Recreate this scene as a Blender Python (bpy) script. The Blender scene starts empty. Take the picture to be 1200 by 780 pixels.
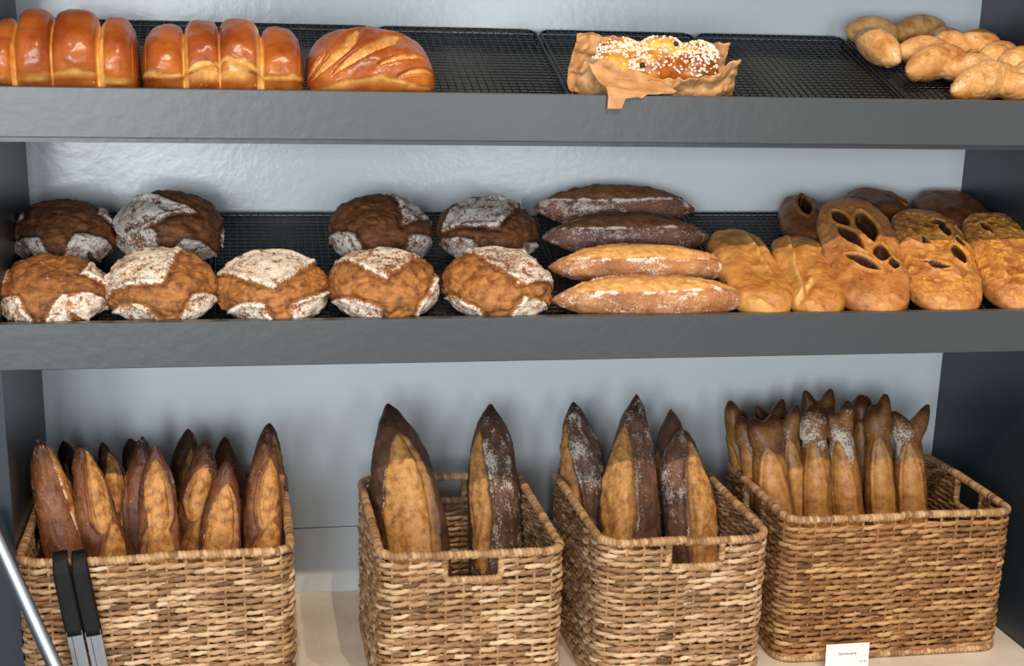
import bpy, bmesh, math, random
import numpy as np
from mathutils import Matrix, Vector

random.seed(7)
RNG = np.random.default_rng(11)
scene = bpy.context.scene
COL = scene.collection
PI = math.pi

# ------------------------------------------------------------------ place
# metres: x right along the shelves, y into the unit (0 = shelf fronts), z up
F = 1702.28; CX, CY, CZ = -0.0259, -1.9783, 1.5504
YAW, PITCH, ROLL = 0.19011, 0.29063, 0.02506
PV = 134.8
D = 0.3934                       # depth of the unit
ZT, HT = 1.4467, 0.0634          # top shelf: top of the front fascia, its height
ZM, HM = 1.1397, 0.0628
ZC = 0.5774                      # counter
XL, XR = -0.3430, 1.2168
AT, AM = 0.0428, 0.0300          # fascia rises this far above the rack level
TT, TM = 0.3326, 0.3470          # tilt of the display shelves

cy_, sy_ = math.cos(YAW), math.sin(YAW); cp_, sp_ = math.cos(PITCH), math.sin(PITCH)
FW = np.array([sy_*cp_, cy_*cp_, -sp_]); R0 = np.array([cy_, -sy_, 0.0]); U0 = np.cross(R0, FW)
cr_, sr_ = math.cos(ROLL), math.sin(ROLL)
RT = cr_*R0 + sr_*U0; UP = -sr_*R0 + cr_*U0
CAM = np.array([CX, CY, CZ])

def ray(u, v): return FW + RT*(u-600)/F - UP*(v-390-PV)/F
def at_y(u, v, y):
    d = ray(u, v); return CAM + d*(y-CY)/d[1]
def at_z(u, v, z):
    d = ray(u, v); return CAM + d*(z-CZ)/d[2]
def shelf_z(which, y):
    return (ZT-AT+TT*y) if which == 'T' else (ZM-AM+TM*y)
def on_shelf(u, v, which, off=0.0):
    z0, t = (ZT-AT, TT) if which == 'T' else (ZM-AM, TM)
    d = ray(u, v); k = (z0+off+t*CAM[1]-CAM[2])/(d[2]-t*d[1]); return CAM + k*d
def shelf_normal(which):
    t = TT if which == 'T' else TM
    n = np.array([0, -t, 1.0]); return n/np.linalg.norm(n)

# ------------------------------------------------------------------ helpers
def tag(o, label=None, cat=None, group=None, kind=None):
    if label: o['label'] = label
    if cat: o['category'] = cat
    if group: o['group'] = group
    if kind: o['kind'] = kind
    return o

def link(name, me, mat=None, parent=None):
    o = bpy.data.objects.new(name, me); COL.objects.link(o)
    if mat is not None: me.materials.clear(); me.materials.append(mat)
    if parent is not None: o.parent = parent
    return o

def empty(name, loc=(0, 0, 0)):
    o = bpy.data.objects.new(name, None); COL.objects.link(o); o.location = loc
    o.empty_display_size = 0.05
    return o

def mesh_np(name, V, Q, smooth=True, attrs=None):
    me = bpy.data.meshes.new(name)
    V = np.asarray(V, np.float32); Q = np.asarray(Q, np.int32)
    n = Q.shape[1]
    me.vertices.add(len(V)); me.vertices.foreach_set('co', V.ravel())
    me.loops.add(Q.size); me.loops.foreach_set('vertex_index', Q.ravel())
    me.polygons.add(len(Q))
    me.polygons.foreach_set('loop_start', np.arange(0, Q.size, n, dtype=np.int32))
    me.polygons.foreach_set('loop_total', np.full(len(Q), n, np.int32))
    me.update(calc_edges=True); me.validate()
    me.polygons.foreach_set('use_smooth', np.full(len(me.polygons), smooth))
    if attrs:
        for k, a in attrs.items():
            at = me.attributes.new(k, 'FLOAT', 'POINT')
            at.data.foreach_set('value', np.asarray(a, np.float32).ravel())
    return me

class MB:
    """collects quads into one mesh"""
    def __init__(self): self.V = []; self.Q = []; self.n = 0
    def add(self, V, Q):
        V = np.asarray(V, float).reshape(-1, 3); self.V.append(V)
        self.Q.append(np.asarray(Q, int)+self.n); self.n += len(V)
    def box(self, lo, hi, M=None):
        x0, y0, z0 = lo; x1, y1, z1 = hi
        V = np.array([[x0,y0,z0],[x1,y0,z0],[x1,y1,z0],[x0,y1,z0],[x0,y0,z1],[x1,y0,z1],[x1,y1,z1],[x0,y1,z1]], float)
        if M is not None: V = np.array([list(M @ Vector(v)) for v in V])
        self.add(V, [[0,3,2,1],[4,5,6,7],[0,1,5,4],[1,2,6,5],[2,3,7,6],[3,0,4,7]])
    def tube(self, pts, r, n=6, closed=False, cap=True):
        V, Q = tube_np(pts, r, n, closed, cap); self.add(V, Q)
    def arrays(self): return np.concatenate(self.V), np.concatenate(self.Q)
    def build(self, name, mat, parent=None, smooth=False, bevel=0.0, attrs=None):
        V, Q = self.arrays()
        me = mesh_np(name, V, Q, smooth, attrs)
        o = link(name, me, mat, parent)
        if bevel:
            b = o.modifiers.new('bevel', 'BEVEL'); b.width = bevel; b.segments = 3; b.limit_method = 'ANGLE'
        return o

def frames(pts, closed=False):
    P = np.asarray(pts, float)
    if closed: T = np.roll(P, -1, 0)-np.roll(P, 1, 0)
    else: T = np.gradient(P, axis=0)
    T /= np.linalg.norm(T, axis=1)[:, None]+1e-12
    ref = np.array([0, 0, 1.0])
    if np.abs(T @ ref).max() > 0.95:
        ref = np.array([0.13, 1.0, 0.07])
        if np.abs(T @ (ref/np.linalg.norm(ref))).max() > 0.95: ref = np.array([1.0, 0.1, 0.2])
    A = np.cross(T, ref); A /= np.linalg.norm(A, axis=1)[:, None]+1e-12
    B = np.cross(A, T)
    return P, T, A, B

def tube_np(pts, r, n=6, closed=False, cap=True, sa=1.0, sb=1.0):
    P, T, A, B = frames(pts, closed)
    m = len(P); r = np.broadcast_to(np.asarray(r, float), (m,)) if np.ndim(r) <= 1 else r
    th = np.arange(n)*2*PI/n
    if np.ndim(r) == 1: rr = r[:, None]*np.ones((1, n))
    else: rr = r
    V = P[:, None, :] + rr[..., None]*(A[:, None, :]*np.cos(th)[None, :, None]*sa + B[:, None, :]*np.sin(th)[None, :, None]*sb)
    Q = []
    i = np.arange(m if closed else m-1); j = np.arange(n)
    I, J = np.meshgrid(i, j, indexing='ij'); I2 = (I+1) % m; J2 = (J+1) % n
    Q = np.stack([I*n+J, I*n+J2, I2*n+J2, I2*n+J], -1).reshape(-1, 4)
    V = V.reshape(-1, 3)
    if cap and not closed:
        c0, c1 = len(V), len(V)+1
        V = np.concatenate([V, P[:1], P[-1:]])
        q0 = np.array([[c0, (k+1) % n, k, c0] for k in range(n)]); 
        # caps as quads over pairs of edges
        caps = []
        for k in range(0, n, 2):
            caps.append([c0, (k+2) % n, (k+1) % n, k])
            b = (m-1)*n
            caps.append([c1, b+k, b+(k+1) % n, b+(k+2) % n])
        Q = np.concatenate([Q, np.array(caps)])
    return V, Q

# numpy value noise -------------------------------------------------
def _hash(i, j, k, s):
    h = (i.astype(np.int64)*374761393 + j.astype(np.int64)*668265263 + k.astype(np.int64)*2147483647 + s*1274126177) & 0xffffffff
    h = ((h ^ (h >> 13))*1274126177) & 0xffffffff
    h = ((h ^ (h >> 16))*2246822519) & 0xffffffff
    return ((h ^ (h >> 15)) & 0xffffff)/float(0xffffff)
def vnoise(p, s=0):
    p = np.asarray(p, float); f = np.floor(p); t = p-f; t = t*t*(3-2*t); f = f.astype(np.int64)
    r = 0
    for dx in (0, 1):
        wx = t[..., 0] if dx else 1-t[..., 0]
        for dy in (0, 1):
            wy = t[..., 1] if dy else 1-t[..., 1]
            for dz in (0, 1):
                wz = t[..., 2] if dz else 1-t[..., 2]
                r = r + wx*wy*wz*_hash(f[..., 0]+dx, f[..., 1]+dy, f[..., 2]+dz, s)
    return r*2-1
def fbm(p, s=0, o=3):
    r = 0; a = 1.0; q = np.asarray(p, float)
    for k in range(o): r = r+a*vnoise(q, s+k*17); q = q*2.03+3.7; a *= 0.5
    return r/1.75
def sstep(a, b, x):
    t = np.clip((x-a)/(b-a), 0, 1); return t*t*(3-2*t)

# ------------------------------------------------------------------ materials
def lin(h):
    h = h.lstrip('#'); c = [int(h[i:i+2], 16)/255 for i in (0, 2, 4)]
    return tuple((x/12.92 if x <= 0.04045 else ((x+0.055)/1.055)**2.4) for x in c)+(1.0,)

class NT:
    def __init__(self, name):
        self.m = bpy.data.materials.new(name); self.m.use_nodes = True
        self.t = self.m.node_tree; self.n = self.t.nodes; self.l = self.t.links
        self.b = self.n['Principled BSDF']
        self.tc = None
    def new(self, ty, **kw):
        x = self.n.new(ty)
        for k, v in kw.items(): setattr(x, k, v)
        return x
    def obj(self, scale=(1, 1, 1)):
        tc = self.new('ShaderNodeTexCoord'); mp = self.new('ShaderNodeMapping')
        mp.inputs['Scale'].default_value = scale
        self.l.new(tc.outputs['Object'], mp.inputs['Vector']); return mp.outputs['Vector']
    def noise(self, scale, detail=4, rough=0.55, vec=None, dist=0.0):
        x = self.new('ShaderNodeTexNoise'); x.inputs['Scale'].default_value = scale
        x.inputs['Detail'].default_value = detail; x.inputs['Roughness'].default_value = rough
        x.inputs['Distortion'].default_value = dist
        self.l.new(vec if vec is not None else self.obj(), x.inputs['Vector']); return x.outputs['Fac']
    def ramp(self, fac, stops):
        x = self.new('ShaderNodeValToRGB'); e = x.color_ramp.elements
        while len(e) < len(stops): e.new(0.5)
        for el, (p, c) in zip(e, stops): el.position = p; el.color = c if len(c) == 4 else lin(c)
        self.l.new(fac, x.inputs['Fac']); return x.outputs['Color']
    def val(self, fac, a, b, c=0.0, d=1.0):
        x = self.new('ShaderNodeMapRange'); x.interpolation_type = 'SMOOTHSTEP'
        for i, v in zip((1, 2, 3, 4), (a, b, c, d)): x.inputs[i].default_value = v
        self.l.new(fac, x.inputs[0]); return x.outputs[0]
    def math(self, op, a, b=None):
        x = self.new('ShaderNodeMath', operation=op)
        for i, v in enumerate((a, b)):
            if v is None: continue
            if isinstance(v, (int, float)): x.inputs[i].default_value = v
            else: self.l.new(v, x.inputs[i])
        return x.outputs[0]
    def mix(self, fac, a, b):
        x = self.new('ShaderNodeMix', data_type='RGBA')
        for i, v in ((0, fac), (6, a), (7, b)):
            if isinstance(v, (int, float)): x.inputs[i].default_value = v
            elif isinstance(v, str): x.inputs[i].default_value = lin(v)
            elif isinstance(v, tuple): x.inputs[i].default_value = v
            else: self.l.new(v, x.inputs[i])
        return x.outputs[2]
    def attr(self, name):
        x = self.new('ShaderNodeAttribute'); x.attribute_name = name; return x.outputs['Fac']
    def bump(self, h, strength=0.3, dist=0.002, prev=None):
        x = self.new('ShaderNodeBump'); x.inputs['Strength'].default_value = strength; x.inputs['Distance'].default_value = dist
        self.l.new(h, x.inputs['Height'])
        if prev is not None: self.l.new(prev, x.inputs['Normal'])
        return x.outputs['Normal']
    def out(self, color=None, rough=None, normal=None, metallic=None, spec=None):
        for k, v in (('Base Color', color), ('Roughness', rough), ('Metallic', metallic), ('Specular IOR Level', spec)):
            if v is None: continue
            s = self.b.inputs[k]
            if isinstance(v, str): s.default_value = lin(v)
            elif isinstance(v, (int, float, tuple)): s.default_value = v
            else: self.l.new(v, s)
        if normal is not None: self.l.new(normal, self.b.inputs['Normal'])
        return self.m

def paint(name, c1, c2, rough, bump=0.25, scale=60, dist=0.0012):
    t = NT(name); v = t.obj()
    n = t.noise(scale, 3, 0.5, v); n2 = t.noise(4, 3, 0.5, v)
    return t.out(t.mix(n2, c1, c2), rough, t.bump(n, bump, dist))

def bread(name, a, b, score='#c98a3e', score2='#8a5423', dark='#2e150a', flour='#e9dfcf', rough=0.55, scale=22, fl_scale=260,
          bump=0.35, spec=0.35, mot=0.5):
    t = NT(name); v = t.obj()
    n = t.noise(scale, 5, 0.6, v); nf = t.noise(fl_scale, 3, 0.6, v); nm = t.noise(70, 4, 0.65, v)
    mo = t.noise(scale*3.4, 6, 0.72, v, 0.6)
    base = t.ramp(n, [(0.36, a), (0.64, b)])
    base = t.mix(t.val(mo, 0.50, 0.68, 0, mot), base, dark)
    base = t.mix(t.val(mo, 0.46, 0.30, 0, mot*0.55), base, b)
    sc = t.ramp(nm, [(0.36, score2), (0.58, score)])
    sc = t.mix(t.val(mo, 0.54, 0.70, 0, mot*0.9), sc, score2)
    sc = t.mix(t.val(nf, 0.62, 0.72, 0, mot*0.6), sc, dark)
    base = t.mix(t.attr('score'), base, sc)
    base = t.mix(t.attr('dark'), base, dark)
    fa = t.attr('flour')
    nv_ = t.noise(520, 2, 0.6, v)
    mix_n = t.math('ADD', t.math('ADD', t.math('MULTIPLY', nf, 0.4), t.math('MULTIPLY', nm, 0.3)), t.math('MULTIPLY', nv_, 0.3))
    k = t.math('SUBTRACT', mix_n, t.math('SUBTRACT', 0.74, t.math('MULTIPLY', fa, 0.46)))
    fm = t.math('MULTIPLY', t.val(k, -0.07, 0.12, 0, 0.88), t.val(fa, 0.0, 0.25, 0, 1))
    col = t.mix(fm, base, flour)
    col = t.mix(t.attr('hole'), col, '#24100a')
    rg = t.math('MAXIMUM', t.math('MULTIPLY', fm, 0.9), rough)
    h = t.math('ADD', t.math('ADD', t.math('MULTIPLY', nm, 0.6), t.math('MULTIPLY', nf, 0.25)), t.math('MULTIPLY', mo, 0.5))
    return t.out(col, rg, t.bump(h, bump, 0.003), spec=spec)

M = {}
M['wall'] = paint('pale_grey_gloss_paint', '#c5ced1', '#cdd6d8', 0.2, 0.3, 85, 0.0012)
M['wall'].node_tree.nodes['Principled BSDF'].inputs['Specular IOR Level'].default_value = 0.45
M['side'] = paint('dark_slate_paint', '#1f2a32', '#253038', 0.35, 0.2, 60)
M['shelf'] = paint('mid_grey_satin_paint', '#424749', '#494e50', 0.33, 0.35, 55)
def counter_mat():
    t = NT('speckled_cream_stone'); v = t.obj()
    c = t.ramp(t.noise(9, 5, 0.6, v), [(0.3, '#d6c8b8'), (0.7, '#eae1d5')])
    c = t.mix(t.val(t.noise(140, 2, 0.5, v), 0.66, 0.74, 0, 0.5), c, '#8f7661')
    return t.out(c, 0.35)
M['counter'] = counter_mat()
M['black_wire'] = NT('black_coated_wire').out('#121314', 0.4)
def straw_mat(name, c1, c2, c3):
    t = NT(name); v = t.obj()
    n = t.noise(38, 4, 0.65, v); f = t.noise(420, 3, 0.6, v)
    c = t.ramp(t.math('ADD', t.math('MULTIPLY', t.attr('tint'), 0.65), t.math('MULTIPLY', n, 0.35)), [(0.22, c1), (0.5, c2), (0.78, c3)])
    c = t.mix(t.val(f, 0.55, 0.75, 0, 0.35), c, c1)
    return t.out(c, 0.6, t.bump(f, 0.5, 0.0015), spec=0.3)
M['straw'] = straw_mat('woven_seagrass', '#63452c', '#aa845d', '#dcbf9a')
M['straw_brown'] = straw_mat('brown_woven_seagrass', '#5e3d22', '#986c41', '#c29a6a')
M['rope'] = straw_mat('wrapped_seagrass_rope', '#7e5c3a', '#b38c62', '#d2b48c')
M['stake'] = straw_mat('seagrass_stake', '#5d4026', '#856039', '#a98253')
M['rubber'] = NT('black_grip_rubber').out('#0c0c0d', 0.6, spec=0.25)
def steel_mat():
    t = NT('brushed_steel'); v = t.obj((1, 1, 0.03)); n = t.noise(900, 2, 0.5, v)
    return t.out(t.mix(n, '#7e8184', '#97999b'), 0.36, t.bump(n, 0.05, 0.0005), metallic=1.0)
M['steel'] = steel_mat()
M['grey_plastic'] = NT('dark_grey_plastic').out('#3a3d40', 0.45)
def paper_mat():
    t = NT('brown_parchment'); v = t.obj(); n = t.noise(45, 4, 0.6, v)
    m = t.out(t.ramp(n, [(0.3, '#b07c4c'), (0.7, '#d0a06c')]), 0.55, t.bump(t.noise(160, 3, 0.6, v), 0.25, 0.002))
    return m
M['paper'] = paper_mat()
M['card'] = NT('white_card').out('#efe9dc', 0.6)
M['ink'] = NT('black_print').out('#2a2624', 0.7)
M['sugar'] = NT('pearl_sugar_white').out('#f6efe0', 0.4)
M['brioche'] = bread('glazed_brioche_crust', '#94441a', '#c46f2a', score='#eeb765', score2='#d99642', dark='#6b2f0f', rough=0.28, scale=14, bump=0.12, spec=0.5, mot=0.3)
M['boule'] = bread('country_loaf_crust', '#754320', '#a86e38', score='#b57a40', score2='#774521', dark='#3f1f0e', flour='#efe6d6', rough=0.6, bump=0.6, mot=0.65)
M['boule_dark'] = bread('dark_country_loaf_crust', '#54301c', '#875636', score='#8b5731', score2='#5e361c', dark='#2a130b', flour='#e8dfd4', rough=0.6, bump=0.6, mot=0.65)
M['batard'] = bread('fruited_loaf_crust', '#8f5530', '#bd8352', score='#dcab66', score2='#bf8444', dark='#3b1b0e', flour='#ecdccb', rough=0.55, bump=0.5, mot=0.6)
M['batard_dark'] = bread('dark_fruited_loaf_crust', '#5f3a2b', '#855946', score='#805638', score2='#5f3e24', dark='#2b130c', flour='#d9cabf', rough=0.55, bump=0.5, mot=0.6)
M['ciabatta'] = bread('golden_flat_loaf_crust', '#a9672c', '#d69d55', score='#e4b66c', score2='#c88c45', dark='#6b3a18', rough=0.42, scale=16, bump=0.3, mot=0.5)
M['fougasse'] = bread('blistered_flat_loaf_crust', '#a05a28', '#cd8f52', score='#dca04c', score2='#b87830', dark='#4f2711', flour='#e8d0b4', rough=0.4, scale=20, bump=0.4, mot=0.6)
M['fougasse_dark'] = bread('brown_flat_loaf_crust', '#6f3f1d', '#94602e', score='#a06a30', score2='#7d4d22', dark='#2d150b', rough=0.42, scale=20, bump=0.4, mot=0.5)
M['epi'] = bread('pale_gold_twist_crust', '#b9763a', '#e0ad6b', score='#edc485', score2='#d49c58', dark='#7a4520', flour='#f4e6cf', rough=0.42, scale=16, bump=0.3, mot=0.5)
M['baguette'] = bread('baguette_crust', '#552f1b', '#8a5737', score='#c98f4c', score2='#8c5a2a', dark='#27130b', flour='#d3c2b0', rough=0.46, bump=0.5, mot=0.6)
M['large_batard'] = bread('large_batard_crust', '#4a3025', '#76533f', score='#c39052', score2='#8f6034', dark='#241510', flour='#cfc5ba', rough=0.5, bump=0.55, mot=0.6)
M['sarmentine'] = bread('sarmentine_crust', '#7d4d27', '#aa743c', score='#bd8849', score2='#966634', dark='#3a1d0e', flour='#eadfce', rough=0.4, bump=0.4, mot=0.55)
M['babka'] = bread('sugar_bun_crust', '#93410f', '#cf7f2a', score='#efb75a', score2='#d98e35', dark='#43200f', rough=0.3, scale=18, bump=0.25, mot=0.5)

# ------------------------------------------------------------------ setting
def struct(name, mb, mat, bevel=0.0):
    o = mb.build(name, mat, None, False, bevel); o['kind'] = 'structure'; return o
ZTOP = 2.3
m = MB(); m.box((XL-0.04, D, 0.6967), (XR+0.04, D+0.03, ZTOP)); struct('wall_back', m, M['wall'])
m = MB(); m.box((XL-0.04, D-0.0015, ZC), (XR+0.04, D+0.03, 0.6955)); struct('baseboard_back', m, M['wall'], 0.0008)
m = MB(); m.box((XL-0.04, 0.004, 0.0), (XL, D, ZTOP)); struct('wall_left', m, M['side'])
m = MB(); m.box((XR, 0.004, 0.0), (XR+0.04, D, ZTOP)); struct('wall_right', m, M['side'])
m = MB(); m.box((-3, -5.2, -0.02), (4, D, 0.0))
def floor_mat():
    t = NT('grey_floor'); return t.out(t.mix(t.noise(6), '#6f6a65', '#7d7771'), 0.5)
struct('floor', m, floor_mat())

m = MB(); m.box((XL, 0.0, 1.765), (XR, 0.02, 1.83)); m.box((XL, 0.02, 1.80), (XR, D, 1.818)); struct('trim_1', m, M['shelf'])

def make_shelf(zt, h, aw, tilt, label):
    e = empty('display_shelf', (XL, 0, zt-h)); tag(e, label, 'shelf', 'tilted bread shelves')
    m = MB(); m.box((XL-0.04, 0, zt-h), (XR+0.04, 0.018, zt))
    V, Q = m.arrays(); V = V-np.array(e.location); 
    m2 = MB(); m2.add(V, Q); m2.build('fascia', M['shelf'], e, False, 0.0012)
    z0 = zt-aw-0.016
    a = 0.0182
    V = []
    for x in (XL+0.001, XR-0.001):
        for (y, dz) in ((a, 0), (D-0.001, 0), (D-0.001, -0.018), (a, -0.018)):
            V.append([x, y, z0+tilt*y+dz])
    V = np.array(V)-np.array(e.location)
    m3 = MB(); m3.add(V, [[0,1,2,3],[7,6,5,4],[0,4,5,1],[1,5,6,2],[2,6,7,3],[3,7,4,0]])
    m3.build('board', M['shelf'], e)
    return e
make_shelf(ZT, HT, AT, TT, 'upper grey painted shelf tilted forward, carrying the glossy pan loaves')
make_shelf(ZM, HM, AM, TM, 'lower grey painted shelf tilted forward, carrying the floury round loaves')

e = empty('countertop', (XL, 0, ZC)); tag(e, 'pale cream stone counter under the four woven baskets', 'counter')
m = MB(); m.box((0, -0.30, -0.04), (XR-XL, D, -0.0)); o = m.build('counter_slab', M['counter'], e, False, 0.003)
m = MB(); m.box((0.02, -0.27, -ZC), (XR-XL-0.02, 0.0, -0.041)); m.build('counter_front', M['side'], e)

# ------------------------------------------------------------------ cooling racks
RW, RL = 0.250, 0.366
def shelf_matrix(which, x, y, lift=0.0):
    t = math.atan(TT if which == 'T' else TM)
    return Matrix.Translation((x, y, shelf_z(which, y)+lift)) @ Matrix.Rotation(t, 4, 'X')
def rounded_rect(w, l, r, n=8):
    P = []
    for cx, cy, a0 in ((w/2-r, l/2-r, 0), (-w/2+r, l/2-r, PI/2), (-w/2+r, -l/2+r, PI), (w/2-r, -l/2+r, 1.5*PI)):
        for k in range(n+1):
            a = a0+k/n*PI/2; P.append([cx+r*math.cos(a), cy+r*math.sin(a), 0])
    return np.array(P)
def make_rack():
    e = empty('cooling_rack')
    zt = -0.0022
    m = MB(); P = rounded_rect(RW, RL, 0.018)+[0, 0, zt-0.002]; m.tube(P, 0.0022, 8, True)
    m.build('rack_frame', M['black_wire'], e, True)
    m = MB()
    nx, ny = 22, 32
    for i in range(1, nx):
        x = -RW/2+RW*i/nx; m.tube([[x, -RL/2, zt], [x, 0, zt], [x, RL/2, zt]], 0.00095, 6)
    for j in range(1, ny):
        y = -RL/2+RL*j/ny; m.tube([[-RW/2, y, zt-0.0018], [0, y, zt-0.0018], [RW/2, y, zt-0.0018]], 0.00095, 6)
    m.build('wire_grid', M['black_wire'], e, True)
    for sx in (-1, 1):
        for sy in (-1, 1):
            m = MB(); x = sx*(RW/2-0.004); y = sy*(RL/2-0.035)
            m.tube([[x, y-0.012, zt-0.002], [x, y-0.010, -0.0125], [x, y, -0.0142], [x, y+0.010, -0.0125], [x, y+0.012, zt-0.002]], 0.0017, 6)
            m.build('foot', M['black_wire'], e, True)
    return e
def copy_tree(o, parent=None):
    c = o.copy(); COL.objects.link(c)
    if parent is not None: c.parent = parent
    for ch in list(o.children): copy_tree(ch, c)
    return c
rack_labels = {
 'T': ['black wire cooling rack under the leftmost pan loaf on the upper shelf',
       'black wire cooling rack behind the middle pan loaf with two low bumps, upper shelf',
       'bare black wire cooling rack just right of the slashed pan loaf on the upper shelf',
       'black wire cooling rack under the sugared loaf in brown paper',
       'empty black wire cooling rack between the paper-wrapped loaf and the twisted loaves',
       'black wire cooling rack under the twisted loaves at the right of the upper shelf'],
 'M': ['black wire cooling rack under the round loaves at the left end of the lower shelf',
       'black wire cooling rack under the round loaf that has no loaf behind it, lower shelf',
       'black wire cooling rack under the two round loaves nearest the stacked long loaves',
       'black wire cooling rack under the row of four long dusted loaves, lower shelf',
       'black wire cooling rack under the two smooth golden flat loaves, lower shelf',
       'black wire cooling rack under the slit flat loaves, right end of lower shelf']}
proto = make_rack(); first = True
for w in 'TM':
    for k in range(6):
        x = 0.1924+0.258*(k-2)+0.129
        o = proto if first else copy_tree(proto); first = False
        o.matrix_world = shelf_matrix(w, x, D-0.018-RL/2*0.95)
        tag(o, rack_labels[w][k], 'cooling rack', 'cooling racks on the shelves')

# ------------------------------------------------------------------ bread builders
def grid_faces(nu, nv):
    I, J = np.meshgrid(np.arange(nu-1), np.arange(nv), indexing='ij'); J2 = (J+1) % nv
    return np.stack([I*nv+J, (I+1)*nv+J, (I+1)*nv+J2, I*nv+J2], -1).reshape(-1, 4)

def zero(V): return np.zeros(len(V))
def bread_obj(name, V, Q, mat, A, Mx, label, cat, group, flip=False):
    for k in ('flour', 'score', 'dark', 'hole'): A.setdefault(k, np.zeros(len(V)))
    if flip: Q = Q[:, ::-1]
    me = mesh_np(name, V, Q, True, A)
    o = link(name, me, mat); o.matrix_world = Mx
    return tag(o, label, cat, group)

def boule(label, mat, x, y, R, H, petals=(), off=(0, 0), leaf=True, seed=0, spin=0.0, flour_amt=1.0, open_dark=0.0, group=None, squash=1.0):
    nu, nv = 100, 168
    ph = np.linspace(0.0, PI, nu)[:, None]; az = (np.arange(nv)*2*PI/nv)[None, :]
    ph = ph+0*az; az = az+0*ph
    h1, h2 = H*0.62, H*0.38
    sp = np.sin(ph)
    rad = R*np.where(ph < PI/2, np.sin(ph)**0.86, np.abs(sp)**0.62)
    z = np.where(ph < PI/2, h1*np.abs(np.cos(ph))**0.92, -h2*np.abs(np.cos(ph))**0.75)
    X = np.stack([rad*np.cos(az), rad*np.sin(az)*squash, z], -1).reshape(-1, 3)
    U = np.stack([np.sin(ph)*np.cos(az), np.sin(ph)*np.sin(az), np.cos(ph)], -1).reshape(-1, 3)
    q = (ph/(PI/2)).reshape(-1)
    px = q*np.cos(az.reshape(-1)); py = q*np.sin(az.reshape(-1))
    wv = 0.07*np.stack([fbm(U*1.8+seed*3.1, 5), fbm(U*1.8+seed*3.1+9, 6)], -1) + 0.02*np.stack([fbm(U*7+seed, 7), fbm(U*7+seed+5, 8)], -1)
    px = px+wv[:, 0]; py = py+wv[:, 1]
    d = np.full(len(px), 9.0)
    for (ax, ay, deg, half, ext) in petals:                      # floury quarters left standing between the cuts: wedges opening outward
        c, s_ = math.cos(math.radians(deg)), math.sin(math.radians(deg)); h_ = math.radians(half)
        t = c*(px-ax)+s_*(py-ay); pp = np.abs(-s_*(px-ax)+c*(py-ay))
        g_ = t*math.sin(h_)-pp*math.cos(h_)
        g_ = np.minimum(g_, (ext-t)*.8-0.25*pp)
        d = np.minimum(d, -g_)                                   # >0 inside the opened cross
    a, b = px-off[0], py-off[1]
    if leaf:
        for sx in (-1, 1):
            for sy in (-1, 1):
                for kk in (0.62, ):
                    la = (sx*a+sy*b)/math.sqrt(2)-0.98; lb = (sx*a-sy*b)/math.sqrt(2)
                    dl = 0.075*(1-(la/0.26)**2)-np.abs(lb-0.05*np.sin(la*9))
                    d = np.maximum(d, np.where((sx*a+sy*b) > 0, dl, -1))
    low = sstep(1.50, 1.30, q)
    op = sstep(-0.02, 0.03, d)*low
    n1 = fbm(U*3.2+seed*7.7, 21); n2 = fbm(U*11+seed*2.2, 31, 3); n3 = fbm(U*28+seed, 33, 2)
    ear = np.exp(-((d+0.045)/0.045)**2)*low
    groove = np.exp(-((d-0.03)/0.035)**2)*low
    disp = 0.0045*n1 + op*(0.0022+0.0014*n2+0.0008*n3-0.0022*sstep(0.72, 1.0, 1-np.abs(fbm(U*4.5+seed*9, 37, 2)))) + 0.0050*ear*(0.7+0.7*n1) - 0.0030*groove + 0.0006*n3
    fl = sstep(-0.9, -0.35, U[:, 2]) if False else np.ones(len(U))
    V = X+U*disp[:, None]
    V[:, 2] = np.maximum(V[:, 2], -h2*0.93)
    V[:, 2] += h2*0.93
    patch = (0.66+0.30*n1+0.12*n3)*sstep(1.75, 1.15, q)
    flour = np.clip((1-op)*patch*flour_amt*(0.50+0.50*sstep(-0.40, 0.15, n2+0.2)), 0, 1)
    flour = np.clip(flour+0.30*op*sstep(0.05, 0.5, n2), 0, 1)
    dark = np.clip(0.45*sstep(0.05, 0.6, n1+0.5*n2)*op + open_dark*op*(0.6+0.4*n2) + 0.40*groove*op + 0.35*ear*op + 0.25*(q > 1.7), 0, 0.9)
    Mx = shelf_matrix('M', x, y) @ Matrix.Rotation(spin, 4, 'Z')
    return bread_obj('round_loaf', V, grid_faces(nu, nv), M[mat], dict(flour=flour, score=op*0.9, dark=dark), Mx, label, 'bread', group)

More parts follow.
